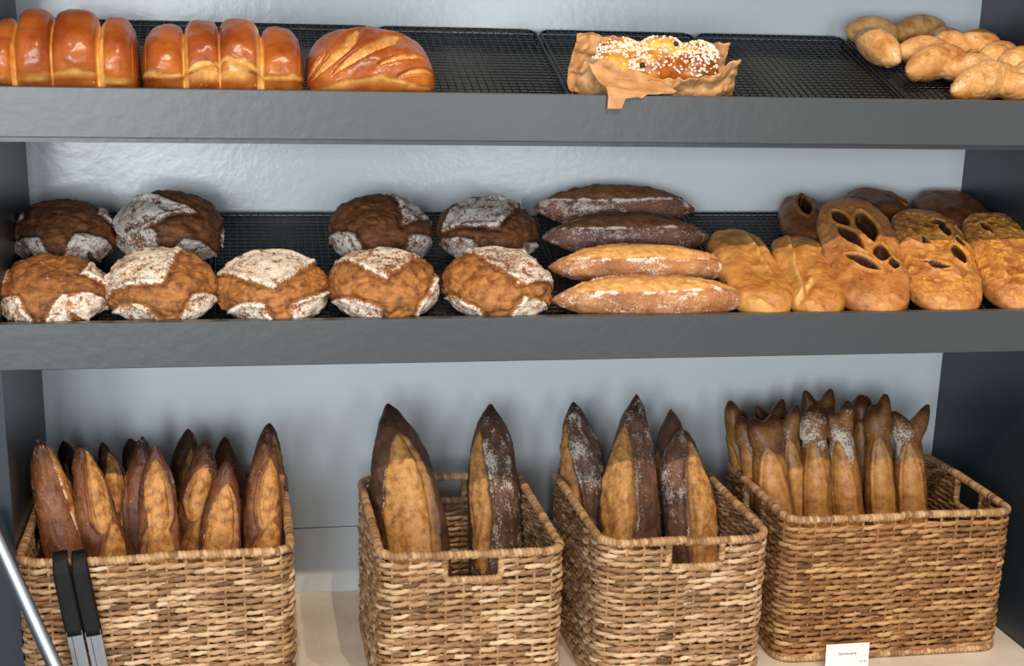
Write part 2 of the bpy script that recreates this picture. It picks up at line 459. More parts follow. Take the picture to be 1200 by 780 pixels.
def long_loaf(name, label, mat, L, R, Mx, scores=(), seed=0, p=2.0, q=0.62, flat=0.85, flour=0.25, dark_tip=0.5, tip_pow=1.0, bumps=0.06,
              group=None, cat='bread', bottom=True, dark_all=0.0, wob=0.03, patch=0.0, nu=150, nv=112, tail=None, creases=()):
    t = np.linspace(-1, 1, nu)
    t = np.sign(t)*(1-(1-np.abs(t))**1.35)
    prof = np.clip(1-np.abs(t)**p, 0, 1)**q
    if tail is not None:                                        # blunter tip: (radius share, from t)
        prof = np.maximum(prof, 0)
    T = t[:, None]+0*np.zeros((1, nv)); th = (np.arange(nv)*2*PI/nv)[None, :]+0*T      # th=0 -> +Z , positive -> +Y
    r = R*prof[:, None]+0*th
    # gentle axis wobble
    wy = wob*R*3*fbm(np.stack([t*1.3+seed, 0*t, 0*t], -1), 3, 2); wz = wob*R*3*fbm(np.stack([t*1.3+seed+40, 0*t, 0*t], -1), 4, 2)
    U = np.stack([0*th, np.sin(th), np.cos(th)], -1)
    P3 = np.stack([T*L/2/R*0.5, np.sin(th)*prof[:, None], np.cos(th)*prof[:, None]], -1)
    n1 = fbm(P3*1.6+seed*5.3, 41); n2 = fbm(P3*6+seed*3.3, 51, 3); n3 = fbm(P3*17+seed, 61, 2)
    ang = (th+PI) % (2*PI)-PI
    op = np.zeros_like(th); ear = np.zeros_like(th); gr = np.zeros_like(th); wht = np.zeros_like(th); sw = np.zeros_like(th)
    for (t0, hl, a0, ha, side, slant) in scores:
        tt = (T-t0)/hl
        ac = a0+slant*tt+0.10*n1
        half = ha*np.clip(1-np.abs(tt)**2.6, 0, 1)**0.62
        da = (ang-ac+PI) % (2*PI)-PI
        d = np.where(np.abs(tt) < 1, half-np.abs(da)+0.05*n2, -1-np.abs(tt))
        inside = sstep(-0.03, 0.06, d)*(np.abs(tt) < 1)
        op = np.maximum(op, inside)
        sw = np.maximum(sw, sstep(0.0, 0.5, d/ (ha+1e-6)))
        e_w = np.clip(half/ha, 0, 1)
        de = side*da-half                                       # >0 just outside on the ear side
        e = np.exp(-((de-0.05)/0.085)**2)*e_w*(np.abs(tt) < 1)
        ear = np.maximum(ear, e); gr = np.maximum(gr, np.exp(-((de+0.10)/0.10)**2)*e_w*(np.abs(tt) < 1))
        wht = np.maximum(wht, np.exp(-((-side*da-half-0.02)/0.05)**2)*e_w*(np.abs(tt) < 1))
    cr = np.zeros_like(th)
    for (t0, slope, w, dep) in creases:
        dd = T-t0-slope*ang; cr = np.maximum(cr, dep*np.exp(-(dd/w)**2)*(np.abs(ang) < 2.2))
    disp = R*(bumps*1.6*n1 + op*(0.05+0.06*n2+0.02*n3) + 0.25*ear*(0.7+0.5*n2) - 0.13*gr + 0.018*n3 - cr)
    disp *= sstep(0.0, 0.35, prof)[:, None]
    rr = r+disp
    Y = rr*np.sin(th); Z = rr*np.cos(th)*flat
    if bottom: Z = np.where(Z < -0.62*r*flat, -0.62*r*flat+0.18*(Z+0.62*r*flat), Z)
    X = T*L/2+0*th
    V = np.stack([X, Y+wy[:, None], Z+wz[:, None]], -1).reshape(-1, 3)
    tipd = sstep(0.62, 1.0, np.abs(T))**tip_pow*dark_tip
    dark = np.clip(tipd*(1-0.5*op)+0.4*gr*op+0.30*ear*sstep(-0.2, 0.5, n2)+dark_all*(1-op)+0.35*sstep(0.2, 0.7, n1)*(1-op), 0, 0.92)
    fl = np.clip((1-op)*(flour*(0.75+0.5*n1+0.5*n2)+0.30*patch*sstep(0.0, 0.5, n1+0.5*n2))+0.75*wht*sstep(-0.3, 0.2, n2), 0, 1)
    A = dict(flour=fl.ravel(), score=op.ravel(), dark=dark.ravel())
    return bread_obj(name, V, grid_faces(nu, nv), M[mat], A, Mx, label, cat, group)

def basis(o, X, Zh):
    X = Vector(X).normalized(); Zh = Vector(Zh); Z = (Zh-X*Zh.dot(X)).normalized(); Y = Z.cross(X)
    return Matrix(((X.x, Y.x, Z.x, o[0]), (X.y, Y.y, Z.y, o[1]), (X.z, Y.z, Z.z, o[2]), (0, 0, 0, 1)))

# ---- round loaves on the lower shelf
G_B = 'round country loaves on the lower shelf'
G_BD = 'round country loaves, back row'
bl = [
 # label, mat, u, row, R, H, floury quarters (apex x, y, direction, half angle, reach), leaf-cut centre, leaf cuts, seed
 ('front-row round loaf at far left, brown cross over white floury quarters with small leaf cuts', 'boule', 62, 0, .0775, .060,
  ((-.40, -0.45, 230, 57, 9), (.14, -0.43, 308, 58, 9), (.30, -0.02, 28, 46, 9), (-.50, -0.08, 145, 44, 9)), (-.12, -.26), True, 1),
 ('front-row round loaf second from left, big golden cross and a white floury patch on top', 'boule', 190, 0, .0765, .074,
  ((.02, -0.44, 126, 52, 1.0), (-.22, -0.77, 238, 70, 9), (.40, -0.57, 327, 58, 9)), (0, 0), False, 2),
 ('front-row round loaf standing alone with an empty rack behind it, floury diamond on top', 'boule', 319, 0, .0800, .066,
  ((-.02, -0.46, 96, 46, .95), (-.12, -0.69, 230, 52, 9), (.24, -0.75, 345, 55, 9)), (0, 0), False, 3),
 ('front-row round loaf fourth from left, floury wedge at back and floury left cheek', 'boule', 448, 0, .0790, .074,
  ((-.04, -0.36, 92, 42, 1.2), (-.14, -0.85, 212, 62, 9), (.50, -0.79, 0, 72, 9)), (0, 0), False, 4),
 ('front-row round loaf beside the four long loaves, floury diamond top right', 'boule', 582, 0, .0795, .070,
  ((.16, -0.42, 70, 52, .95), (-.45, -0.82, 208, 72, 9), (.22, -0.59, 304, 52, 9)), (0, 0), False, 5),
 ('dark back-row round loaf against the left side wall with a brown cross on floury crust', 'boule_dark', 76, 1, .0755, .067,
  ((-.26, -0.50, 228, 57, 9), (.20, -0.46, 310, 57, 9), (.40, 0.02, 38, 42, 9), (-.45, -0.02, 150, 40, 9)), (-.03, -.2), True, 6),
 ('back-row round loaf second from left, long white floury patch across its top', 'boule_dark', 200, 1, .0785, .083,
  ((.36, -0.20, 172, 27, 1.25), (-.20, -0.47, 222, 62, 9), (.20, -0.67, 302, 58, 9), (.80, -0.30, 20, 50, 9)), (0, 0), False, 7),
 ('dark back-row round loaf left of its near twin, small floury corner on top right', 'boule_dark', 446, 1, .0785, .077,
  ((.20, -0.34, 65, 32, 1.0), (-.42, -0.47, 212, 62, 9), (.34, -0.53, 326, 55, 9)), (0, 0), False, 8),
 ('dark back-row round loaf touching the long dark loaves, pale floury diamond on top', 'boule_dark', 570, 1, .0775, .073,
  ((.02, -0.44, 112, 54, .80), (-.34, -0.61, 214, 64, 9), (.52, -0.63, 330, 60, 9)), (0, 0), False, 9),
]
for (lab, mat, u, row, R, H, petals, off, leaf, sd) in bl:
    y = 0.0985 if row == 0 else 0.253
    x = at_y(u, 335 if row == 0 else 270, y)[0]
    boule(lab, mat, x, y, R, H, petals, off, leaf, sd, 0.0, 1.0, (0.30 if sd == 1 else 0.0) if row == 0 else 0.25, G_BD if row else G_B)

# ---- four long dusted loaves
def lying(name, label, mat, p0, p1, which, R, flat, off=None, roll=0.0, L_scale=1.0, **kw):
    off = R*flat*0.62 if off is None else off
    a = np.array([p0[0], p0[1], shelf_z(which, p0[1])]); b = np.array([p1[0], p1[1], shelf_z(which, p1[1])])
    n = shelf_normal(which); c = (a+b)/2+n*off; X = b-a; L = np.linalg.norm(X)*L_scale
    Mx = basis(c, X, n) @ Matrix.Rotation(roll, 4, 'X')
    return long_loaf(name, label, mat, L, R, Mx, flat=flat, **kw)
G_L = 'long dusted loaves on the lower shelf'
bat = [
 ('dark dusted long loaf lying furthest back against the wall', 'batard_dark', (624, 238), (812, 242), .338, .039, 1, .5),
 ('dark dusted long loaf second from the back, seam along its top', 'batard_dark', (634, 278), (832, 284), .246, .0375, 2, .45),
 ('golden topped long loaf second from the shelf front', 'batard', (641, 318), (856, 328), .152, .0365, 3, .40),
 ('golden topped long loaf at the shelf front edge, dusted side facing out', 'batard', (645, 350), (877, 360), .060, .0365, 4, .45),
]
for lab, mat, l, r, y, R, sd, fl in bat:
    a = at_y(l[0], l[1], y); b = at_y(r[0], r[1], y)
    lying('long_loaf', lab, mat, (a[0], y+0.004), (b[0], y-0.004), 'M', R, 0.92, roll=-0.1, seed=sd, p=2.3, q=0.74, flour=fl+.05,
          scores=((0.0, .84, -0.05, .66, 1, 0.10),), group=G_L, dark_tip=.2, patch=.5, off=R*0.60)

# ---- flat loaves with slits
def flat_loaf(name, label, mat, L, W, H, Mx, seed=0, holes=(), folds=(), group=None, blister=0.0, n_end=2.6, dark_back=0.0, fl=0.0, taper=0.0, dark=0.0):
    nu, nv = 280, 260
    t = np.linspace(-1, 1, nu); t = np.sign(t)*(1-(1-np.abs(t))**1.5)
    T = t[:, None]+np.zeros((1, nv)); th = (np.arange(nv)*2*PI/nv)[None, :]+0*T
    prof = np.clip(1-np.abs(T)**n_end, 0, 1)**(1/2.2)
    wy = W/2*prof*(1+taper*T)
    c, s = np.cos(th), np.sin(th)
    Yn = np.sign(s)*np.abs(s)**0.8; Zn = np.sign(c)*np.abs(c)**0.75
    Y = wy*Yn
    hz = H*np.clip(1-np.abs(T)**(n_end+1), 0, 1)**0.5
    Z = np.where(c > 0, hz*0.62*Zn, hz*0.38*Zn)
    P3 = np.stack([T*L/W, Yn*prof, Zn*0.6*prof], -1)
    n1 = fbm(P3*1.7+seed*4.1, 71); n2 = fbm(P3*5.5+seed*2.9, 81, 3); n3 = fbm(P3*14+seed, 91, 2)
    top = sstep(0.0, 0.35, c)
    x = T*L/2; y = Y
    hole = np.zeros_like(T); hcol = np.zeros_like(T); rim = np.zeros_like(T); sc = np.zeros_like(T)
    for (hx, hy, hl, hw, ha) in holes:                          # metres, radians
        hl, hw = hl*1.25, hw*1.35
        dx = x-hx; dy = y-hy; ca, sa = math.cos(ha), math.sin(ha)
        a = (dx*ca+dy*sa)/hl; b = (-dx*sa+dy*ca)/hw
        a2 = a+0.08*n2; b2 = b+0.12*n1
        rr = np.abs(b2)+a2*a2
        hole = np.maximum(hole, sstep(1.05, 0.80, rr)*top); hcol = np.maximum(hcol, sstep(1.22, 1.02, rr)*top); rim = np.maximum(rim, np.exp(-((rr-1.5)/0.3)**2)*top)
    fd = np.zeros_like(T)
    for (fx, fy, flen, fw, fa, dep) in folds:
        dx = x-fx; dy = y-fy; ca, sa = math.cos(fa), math.sin(fa)
        a = (dx*ca+dy*sa)/flen; b = (-dx*sa+dy*ca)/fw+0.5*n1
        g = np.exp(-b*b)*sstep(1.0, 0.7, np.abs(a))*top; fd = fd-dep*g
        fd = fd+dep*0.8*np.exp(-(b-1.5)**2)*sstep(1.0, 0.7, np.abs(a))*top
        sc = np.maximum(sc, 0.8*np.exp(-(b-1.2)**2)*sstep(1.0, 0.7, np.abs(a))*top)
    bl = blister*sstep(0.0, 0.5, n2+0.25)*top*sstep(1.0, 0.6, np.abs(T))
    dz = H*(0.13*n1+0.025*n2+0.008*n3+0.10*rim+0.07*bl*(0.5+n3))*top - hole*H*0.34 + fd*H
    dr = 1+0.07*n1
    V = np.stack([x, Y*dr, Z+dz], -1).reshape(-1, 3); V[:, 2] += H*0.36
    darkv = np.clip(0.35*sstep(0.1, 0.6, n1)*(1-hole)+dark_back*sstep(0.1, 0.9, T)+0.25*sstep(0.2, 0.6, n3)*bl+dark, 0, 0.85)
    A = dict(flour=np.clip(fl*(0.6+n1)*top, 0, 1).ravel(), score=np.clip(np.maximum(bl*0.9, sc)+0.5*rim, 0, 1).ravel(), dark=darkv.ravel(), hole=(hcol*0.94).ravel())
    return bread_obj(name, V, grid_faces(nu, nv), M[mat], A, Mx, label, 'bread', group)

def flat_place(u0, v0, u1, v1, off, y0, y1, lift0=0.0, lift1=0.0):
    """from back end pixel to front end pixel"""
    xa = at_y(u0, v0, y0)[0]; xb = at_y(u1, v1, y1)[0]
    n = shelf_normal('M')
    a = np.array([xa, y0, shelf_z('M', y0)])+n*lift0; b = np.array([xb, y1, shelf_z('M', y1)])+n*lift1
    c = (a+b)/2; X = a-b
    return basis(c, X, n), np.linalg.norm(X)
G_F = 'flat loaves on the lower shelf'
def fl_(label, mat, px, W, H, y0, y1, l0=0., l1=0., **kw):
    Mx, L = flat_place(*px, 0, y0, y1, l0, l1)
    return flat_loaf('flat_loaf', label, mat, L, W, H, Mx, group=G_F, **kw)
# local axes: +x to the back of the shelf, +y to the left in the photo
fl_('smooth golden flat loaf beside the long loaves, with a side seam on its right', 'ciabatta', (851, 286, 903, 352), .098, .044, .245, .022, .008, 0, seed=1, n_end=5,
    folds=((.03, -.026, .07, .006, .1, .14), (-.10, .005, .035, .006, 1.2, .08)))
fl_('smooth golden flat loaf with a long diagonal fold, right of the other smooth one', 'ciabatta', (925, 300, 962, 352), .092, .042, .232, .022, .008, 0, seed=2, n_end=5,
    folds=((.0, .014, .10, .006, -.05, .15), (-.08, .02, .05, .005, -.6, .07)))
fl_('flat leaf-shaped loaf with several dark open slits, front of the lower shelf', 'fougasse', (985, 262, 1028, 350), .126, .042, .290, .024, .046, 0, seed=3, fl=.12, n_end=4.2,
    holes=((.045, -.008, .030, .011, .15), (.062, .030, .018, .007, .4), (.012, .022, .026, .008, .5), (-.02, -.022, .018, .009, -.2), (-.048, .012, .022, .008, 1.05), (-.045, -.036, .011, .005, -.1)))
fl_('blistered cheesy flat loaf with dark holes, between the slit one and the rightmost one', 'fougasse', (1070, 268, 1114, 350), .124, .040, .280, .024, .032, 0, seed=4, blister=.9, n_end=4.2,
    holes=((.075, -.012, .009, .007, 0), (.056, -.020, .014, .007, .1), (-.010, -.030, .020, .009, .05), (.02, .014, .012, .003, .5), (-.045, .010, .020, .004, 1.3), (.03, -.040, .012, .004, .1)),
    folds=((.02, .024, .030, .005, 1.1, .2), (-.06, .0, .030, .005, 1.3, .2)))
fl_('rightmost blistered flat loaf with crisp golden cheese, cut by the photo edge', 'fougasse', (1150, 275, 1206, 350), .126, .042, .275, .024, .030, 0, seed=5, blister=1.0, n_end=4.2,
    holes=((.055, .030, .014, .004, .3),), folds=((-.03, .035, .05, .005, .3, .2),))
fl_('dark brown flat loaf with one slit, peeping out behind the smooth golden ones', 'fougasse_dark', (935, 250, 948, 290), .085, .044, .372, .225, 0, 0, seed=6, n_end=3,
    holes=((.015, .004, .026, .008, .05),), dark=.12)
fl_('dark flat loaf behind the leaf-shaped loaf with open slits', 'fougasse_dark', (1010, 240, 1040, 285), .110, .046, .382, .255, .004, .012, seed=7, n_end=3, holes=((-.01, -.032, .012, .005, .2),), dark=.22)
fl_('darkest flat loaf in the back corner by the right side wall', 'fougasse_dark', (1095, 238, 1130, 290), .118, .046, .382, .240, .004, .012, seed=8, n_end=3, dark=.28)

# ---- glazed pan loaves on the upper shelf
def pan_loaf(label, x0, x1, Wd, H, seed, lobes, tear, lobe_h=None, pale=(), torn=(), slashes=(), group='glazed pan loaves on the upper shelf', crown=0.0, nend=9.0):
    nu, nv = 190, 130
    L = x1-x0
    t = np.linspace(-1, 1, nu); t = np.sign(t)*(1-(1-np.abs(t))**1.6)
    T = t[:, None]+np.zeros((1, nv)); th = (np.arange(nv)*2*PI/nv)[None, :]+0*T
    c, s = np.cos(th), np.sin(th)                                # c -> up, s -> back
    e = 0.62
    Zn = np.where(c > 0, np.abs(c)**0.80, -np.abs(c)**0.5); Yn = np.sign(s)*np.abs(s)**e
    endp = np.clip(1-np.abs(T)**nend, 0, 1)**(1/3.0)
    z01 = (Zn+1)/2
    P3 = np.stack([T*L/Wd, Yn, Zn*H/Wd], -1)
    n1 = fbm(P3*1.5+seed*3.7, 101); n2 = fbm(P3*6+seed, 111, 3); n3 = fbm(P3*16+seed, 115, 2)
    x = T*L/2
    crease = np.zeros_like(T); hl = np.ones_like(T)
    up = sstep(0.22, 0.55, z01)
    if lobes:
        edges = np.asarray(lobes)                                # lobe edges in -1..1
        bulge = np.zeros_like(T)
        for k in range(len(edges)-1):
            m_, hw = (edges[k]+edges[k+1])/2, (edges[k+1]-edges[k])/2
            ii = (T >= edges[k]) & (T < edges[k+1]) if k < len(edges)-2 else (T >= edges[k])
            v = np.clip(1-np.abs((T-m_)/hw)**2.6, 0, 1)**0.5
            bulge = np.where(ii, v, bulge)
            if lobe_h: hl = np.where(ii, 1-(1-lobe_h[k])*v*0+0*v-(1-lobe_h[k]), hl)
        crease = (1-bulge)**1.2
        for k in (0, len(edges)-1):
            pass
        inner = (np.abs(T) < 0.93)
        cw = np.where(inner, crease, crease*0.4)
    else:
        bulge = np.ones_like(T)*np.clip(1-np.abs(T)**2.4, 0, 1)**0.5; cw = 0*T
    scale = 1-0.15*cw*up+0.02*n1
    hz = H*(1+crown*(np.clip(1-T**2, 0, 1)-1))*hl
    Y = Wd/2*Yn*endp*(1+0.07*up*bulge)*scale
    Z = (z01*hz)*(1-0.21*cw*up)*np.where(c > 0, endp**0.55, endp**0.2)
    score = np.zeros_like(T); dark = np.zeros_like(T)
    if lobes:
        score = np.maximum(score, sstep(0.48, 0.86, cw+0.12*n1)*up*inner)
    for (t0_, z0_, tw_, zw_) in torn:
        rr_ = ((T-t0_)/tw_)**2+((z01-z0_)/zw_)**2
        score = np.maximum(score, sstep(1.15, 0.75, rr_+0.35*n2)*(0.75+0.35*n3)); dark = np.maximum(dark, 0.35*np.exp(-((rr_-1.15)/0.2)**2)*(z01 > z0_))
    for (pe, pw) in pale:
        score = np.maximum(score, sstep(1.25, 0.75, np.abs(T-pe+0.01*n1)/pw)*sstep(0.15, 0.35, z01)*(0.85+0.3*n2))
    # tear line where the loaf burst above the tin
    tz = tear[0]+tear[1]*np.cos((T-tear[2])*PI*tear[3])+0.06*n1+0.03*n2
    for (tm_, tw_, th_) in tear[4:]:
        tz = tz+th_*np.exp(-((T-tm_)/tw_)**2)
    band = np.exp(-((z01-tz)/(0.055+0.03*n1))**2)*(0.8+0.3*n2)
    score = np.maximum(score, 0.95*sstep(0.25, 0.8, band))
    below = sstep(0.0, -0.06, z01-tz-0.02)
    for (tm_, tw_, th_) in tear[4:]:
        fl_ = np.exp(-((T-tm_)/tw_)**2)*sstep(tz-0.02-th_*1.1, tz-th_*0.6, z01)*below
        score = np.maximum(score, 0.85*fl_*(0.75+0.4*n2))
    dz = 0.0
    for (tx, tzc, hlen, wid, sl) in slashes:                      # diagonal slashes over the crown
        a = (T-tx)-sl*(th if False else ((th+PI) % (2*PI)-PI)-tzc)
        bb = ((th+PI) % (2*PI)-PI)-tzc
        w = wid*np.clip(1-(bb/hlen)**2, 0, 1)
        d = w-np.abs(a+0.02*n2)
        o = sstep(-0.01, 0.03, d)*(np.abs(bb) < hlen)
        score = np.maximum(score, o*(0.75+0.5*n3)); dark = np.maximum(dark, 0.3*np.exp(-((d)/0.02)**2)*(np.abs(bb) < hlen)); dz = dz-0.004*np.exp(-((d-0.02)/0.03)**2)*(np.abs(bb) < hlen)
    U = np.stack([0*T, Yn, Zn], -1)
    disp = 0.004*n1+0.0012*n2+0.0012*band-0.0025*below*(1-band)+dz-0.003*score*(sstep(0.3, 0.6, z01))
    V = np.stack([x, Y, Z], -1)+U*disp[..., None]
    V[..., 2] = np.maximum(V[..., 2], 0.0)
    bd = below*(1-score)*(0.30+0.3*n2)
    dark = np.clip(dark+bd+0.55*sstep(0.1, 0.6, n1)*(1-score)*up*0.6+0.25*sstep(0.75, 1, z01)*(1-score), 0, 0.8)
    matte = below
    A = dict(flour=np.clip(0.22*below*(1-score)*(0.7+n2), 0, 1).ravel(), score=np.clip(score, 0, 1).ravel(), dark=dark.ravel())
    yc = 0.024+Wd/2*1.07
    Mx = shelf_matrix('T', (x0+x1)/2, yc)
    return bread_obj('pan_loaf', V.reshape(-1, 3), grid_faces(nu, nv), M['brioche'], A, Mx, label, 'bread', group)
xa = at_y(163, 60, .07)[0]; xb = at_y(165.5, 60, .07)[0]; xc = at_y(355, 60, .07)[0]; xd = at_y(358, 70, .07)[0]; xe = at_y(509, 70, .07)[0]
l0 = XL+0.002
L1 = xa-l0
def tl(u, y=.06): return (at_y(u, 50, y)[0]-l0)/L1*2-1
pan_loaf('tall glossy pan loaf at far left with four upright lobes', l0, xa, .125, .100, 1, (-1, tl(20), tl(63), tl(116), 1), (.475, .0, 0, 1, (tl(40), .22, -.04), (tl(92), .24, .05), (tl(140), .2, -.04)), lobe_h=(.90, 1.03, 1.03, .95), pale=((tl(19), .035), (tl(119), .05)))
L2 = xc-xb
def t2(u): return (at_y(u, 50, .06)[0]-xb)/L2*2-1
pan_loaf('middle glossy pan loaf with two small torn bumps between bigger end lobes', xb, xc, .122, .094, 2, (-1, t2(215), t2(257), t2(305), 1), (.60, -.0, 0, 1, (t2(257), .34, .20)), lobe_h=(.93, .99, 1.04, .92), pale=((t2(217), .035), (t2(304), .045)), torn=((t2(238), .66, .17, .12), (t2(278), .67, .20, .10), (t2(258), .56, .42, .08)))
pan_loaf('rounded glossy pan loaf with pale diagonal slashes, right of the two lobed ones', xd, xe, .118, .089, 3, None, (.53, .0, 0, 1, (0.1, .5, .07), (-.9, .4, -.12)), crown=.26, nend=4.5,
         slashes=((-.50, -.40, .85, .14, .50), (-.03, -.42, .85, .18, .72), (.46, -.60, .50, .10, .85), (.72, -.95, .45, .09, .85), (-.86, -.60, .55, .05, .35)))

# ------------------------------------------------------------------ remeshed unions
def remesh_union(name, mb, voxel, smooth=6, factor=0.5):
    V, Q = mb.arrays(); me = mesh_np('tmp', V, Q)
    o = bpy.data.objects.new('tmp', me); COL.objects.link(o)
    r = o.modifiers.new('r', 'REMESH'); r.mode = 'VOXEL'; r.voxel_size = voxel
    s = o.modifiers.new('s', 'SMOOTH'); s.iterations = smooth; s.factor = factor
    dg = bpy.context.evaluated_depsgraph_get(); dg.update()
    m2 = bpy.data.meshes.new_from_object(o.evaluated_get(dg)); m2.name = name
    bpy.data.objects.remove(o, do_unlink=True); bpy.data.meshes.remove(me)
    m2.polygons.foreach_set('use_smooth', np.full(len(m2.polygons), True))
    co = np.empty(len(m2.vertices)*3, np.float32); m2.vertices.foreach_get('co', co)
    no = np.empty(len(m2.vertices)*3, np.float32); m2.vertices.foreach_get('normal', no)
    return m2, co.reshape(-1, 3).astype(float), no.reshape(-1, 3).astype(float)
def set_attrs(me, co=None, **A):
    if co is not None: me.vertices.foreach_set('co', co.astype(np.float32).ravel())
    n = len(me.vertices)
    for k in ('flour', 'score', 'dark', 'hole'):
        at = me.attributes.new(k, 'FLOAT', 'POINT'); at.data.foreach_set('value', np.asarray(A.get(k, np.zeros(n)), np.float32))
    me.update()

# ---- twisted (ear-of-wheat) loaves, upper shelf right
def epi(label, buds, y_ofs, seed, dark_from):
    mb = MB(); n = shelf_normal('T'); cents = []
    base = None
    segs = []
    for (u0, v0, u1, v1, r) in buds:
        a = on_shelf(u0, v0, 'T', r); b = on_shelf(u1, v1, 'T', r)
        segs.append((a, b, r))
    o = np.array(segs[len(segs)//2][0]); o = np.array([o[0], o[1], shelf_z('T', o[1])])
    for i, (a, b, r) in enumerate(segs):
        k = np.linspace(0, 1, 26)[:, None]; bud = i % 2 == 1
        if bud: b = b+(b-a)*.35
        P = a*(1-k)+b*k-o
        P = P+n[None, :]*(np.sin(k*PI)*0.005)
        kk = k[:, 0]
        if bud: rad = 1.30*r*np.clip(np.sin(PI*(.03+.90*kk**.85)), 0, 1)**.62
        else: rad = 1.16*r*np.clip(np.sin(PI*(0.05+0.90*kk)), 0, 1)**0.5
        mb.tube(P, rad, 20)
        if bud:
            dv = (a-b)/np.linalg.norm(a-b); q0 = a-o+n*.001; kk2 = np.linspace(0, 1, 10)[:, None]
            mb.tube(q0-dv*.012+dv*kk2*.021, .017*(1-kk2[:, 0])**.8+.0015, 14)
    for (a, b, r), (a2, b2, r2) in zip(segs[:-1], segs[1:]):
        p = (a*0.25+b*0.75)-o; q = (a2*0.5+b2*0.5)-o
        k = np.linspace(0, 1, 8)[:, None]; mb.tube(p*(1-k)+q*k-n*0.002, 0.0125, 14)
    me, V, N = remesh_union('twisted_loaf', mb, 0.0020, 2)
    n1 = fbm(V*28+seed*3, 121); n2 = fbm(V*90+seed, 131)
    n4 = fbm(V*np.array([55, 55, 90])+seed*7, 137, 2)
    V = V+N*(0.0009*n1+0.0003*n2-0.0009*sstep(0.80, 1.0, 1-np.abs(n4)))[:, None]
    W = V+o
    # keep it on the rack
    dist = (W-np.array([0, 0, ZT-AT])) @ n
    V = V-n[None, :]*np.minimum(dist, 0)[:, None]
    up = sstep(0.1, 0.8, N @ n)
    set_attrs(me, V, flour=np.clip(0.55*(n1+0.45)*up, 0, 1), score=np.clip(0.7*sstep(-0.1, 0.5, n4), 0, 1), dark=np.clip(0.25*sstep(.1, .6, -n1), 0, .8))
    ob = link('twisted_loaf', me, M['epi']); ob.location = o
    return tag(ob, label, 'bread', 'twisted loaves on the upper shelf')
epi('pale gold twisted loaf nearer the front, browned tip pointing back left', [
    (992, 37, 1052, 44, .0215), (1050, 71, 1018, 52, .0205), (1052, 62, 1112, 62, .0195), (1066, 84, 1112, 72, .0215), (1104, 84, 1168, 84, .0205), (1119, 108, 1172, 94, .0225), (1166, 104, 1215, 108, .0195)], 0, 1, (.30, .34))
epi('pale gold twisted loaf behind the other, dark tip against the back wall', [
    (1046, 43, 1104, 33, .0205), (1088, 48, 1122, 60, .0205), (1116, 60, 1168, 52, .0215), (1148, 76, 1178, 66, .0185), (1172, 83, 1212, 70, .0215), (1186, 99, 1222, 84, .0185)], 0, 2, (.315, .35))

# ---- sugared loaf in brown paper
def babka():
    mb = MB()
    L, W = .155, .075
    for k, (x, y, z, rx, ry, rz) in enumerate([(-.055, -.018, .047, .032, .027, .026), (-.004, -.016, .052, .030, .027, .026), (.048, -.017, .052, .032, .027, .026),
                         (-.040, .017, .058, .030, .025, .024), (.012, .018, .063, .030, .025, .024), (.060, .016, .058, .026, .024, .024), (0, 0, .033, .078, .036, .030)]):
        kk = np.linspace(-1, 1, 18); P = np.stack([x+rx*kk, y+0*kk, z+0*kk], -1)
        r = np.sqrt(np.clip(1-kk**2, 0.003, 1))
        V, Q = tube_np(P, r, 20, sa=ry, sb=rz)
        mb.add(V, Q)
    me, V, N = remesh_union('sugared_loaf', mb, 0.0019, 3)
    n1 = fbm(V*30, 141); n2 = fbm(V*110, 151)
    V = V+N*(0.002*n1+0.0008*n2)[:, None]
    V[:, 0] *= 1.14
    V[:, 2] = np.maximum(V[:, 2]*1.0, 0.004)
    set_attrs(me, V, score=sstep(0.1, .5, n1+0.3*(V[:, 1] > 0.0)), dark=np.clip(0.5*sstep(.1, .5, -n1), 0, .7))
    Mx = shelf_matrix('T', at_y(761, 90, .095)[0], .095) @ Matrix.Rotation(-0.05, 4, 'Z')
    o = link('sugared_loaf', me, M['babka']); o.matrix_world = Mx
    tag(o, 'golden braided loaf sprinkled with white pearl sugar, sitting in brown paper', 'bread')
    # pearl sugar, uncountable
    up = np.where((N[:, 2] > 0.15) & (V[:, 2] > 0.045))[0]
    w = np.clip(fbm(V[up]*38+3, 161)+0.52, 0.02, 1)**1.5; w /= w.sum()
    pick = RNG.choice(up, 1000, replace=False, p=w)
    sm = MB()
    for i in pick:
        s = RNG.uniform(.0010, .0017); R_ = Matrix.Rotation(RNG.uniform(0, 6), 4, 'Z') @ Matrix.Rotation(RNG.uniform(0, 6), 4, 'X')
        sm.box((-s, -s*0.8, -s*0.7), (s, s*0.8, s*0.7), Matrix.Translation(Vector(V[i]+N[i]*s*0.5)) @ R_)
    so = sm.build('pearl_sugar', M['sugar'], o, False); so['kind'] = 'stuff'
    for (x, y, z) in ((-.024, -.036, .064), (.030, .006, .081), (.075, -.030, .050)):
        rs = MB(); th = np.linspace(0, PI, 8); P = np.stack([x+.004*np.cos(th), y+0*th, z+.0*th], -1)
        rs.tube(P, .004*np.sin(th)+.0005, 10); rs.build('raisin', M['ink'], o, True)
    return Mx
MxB = babka()
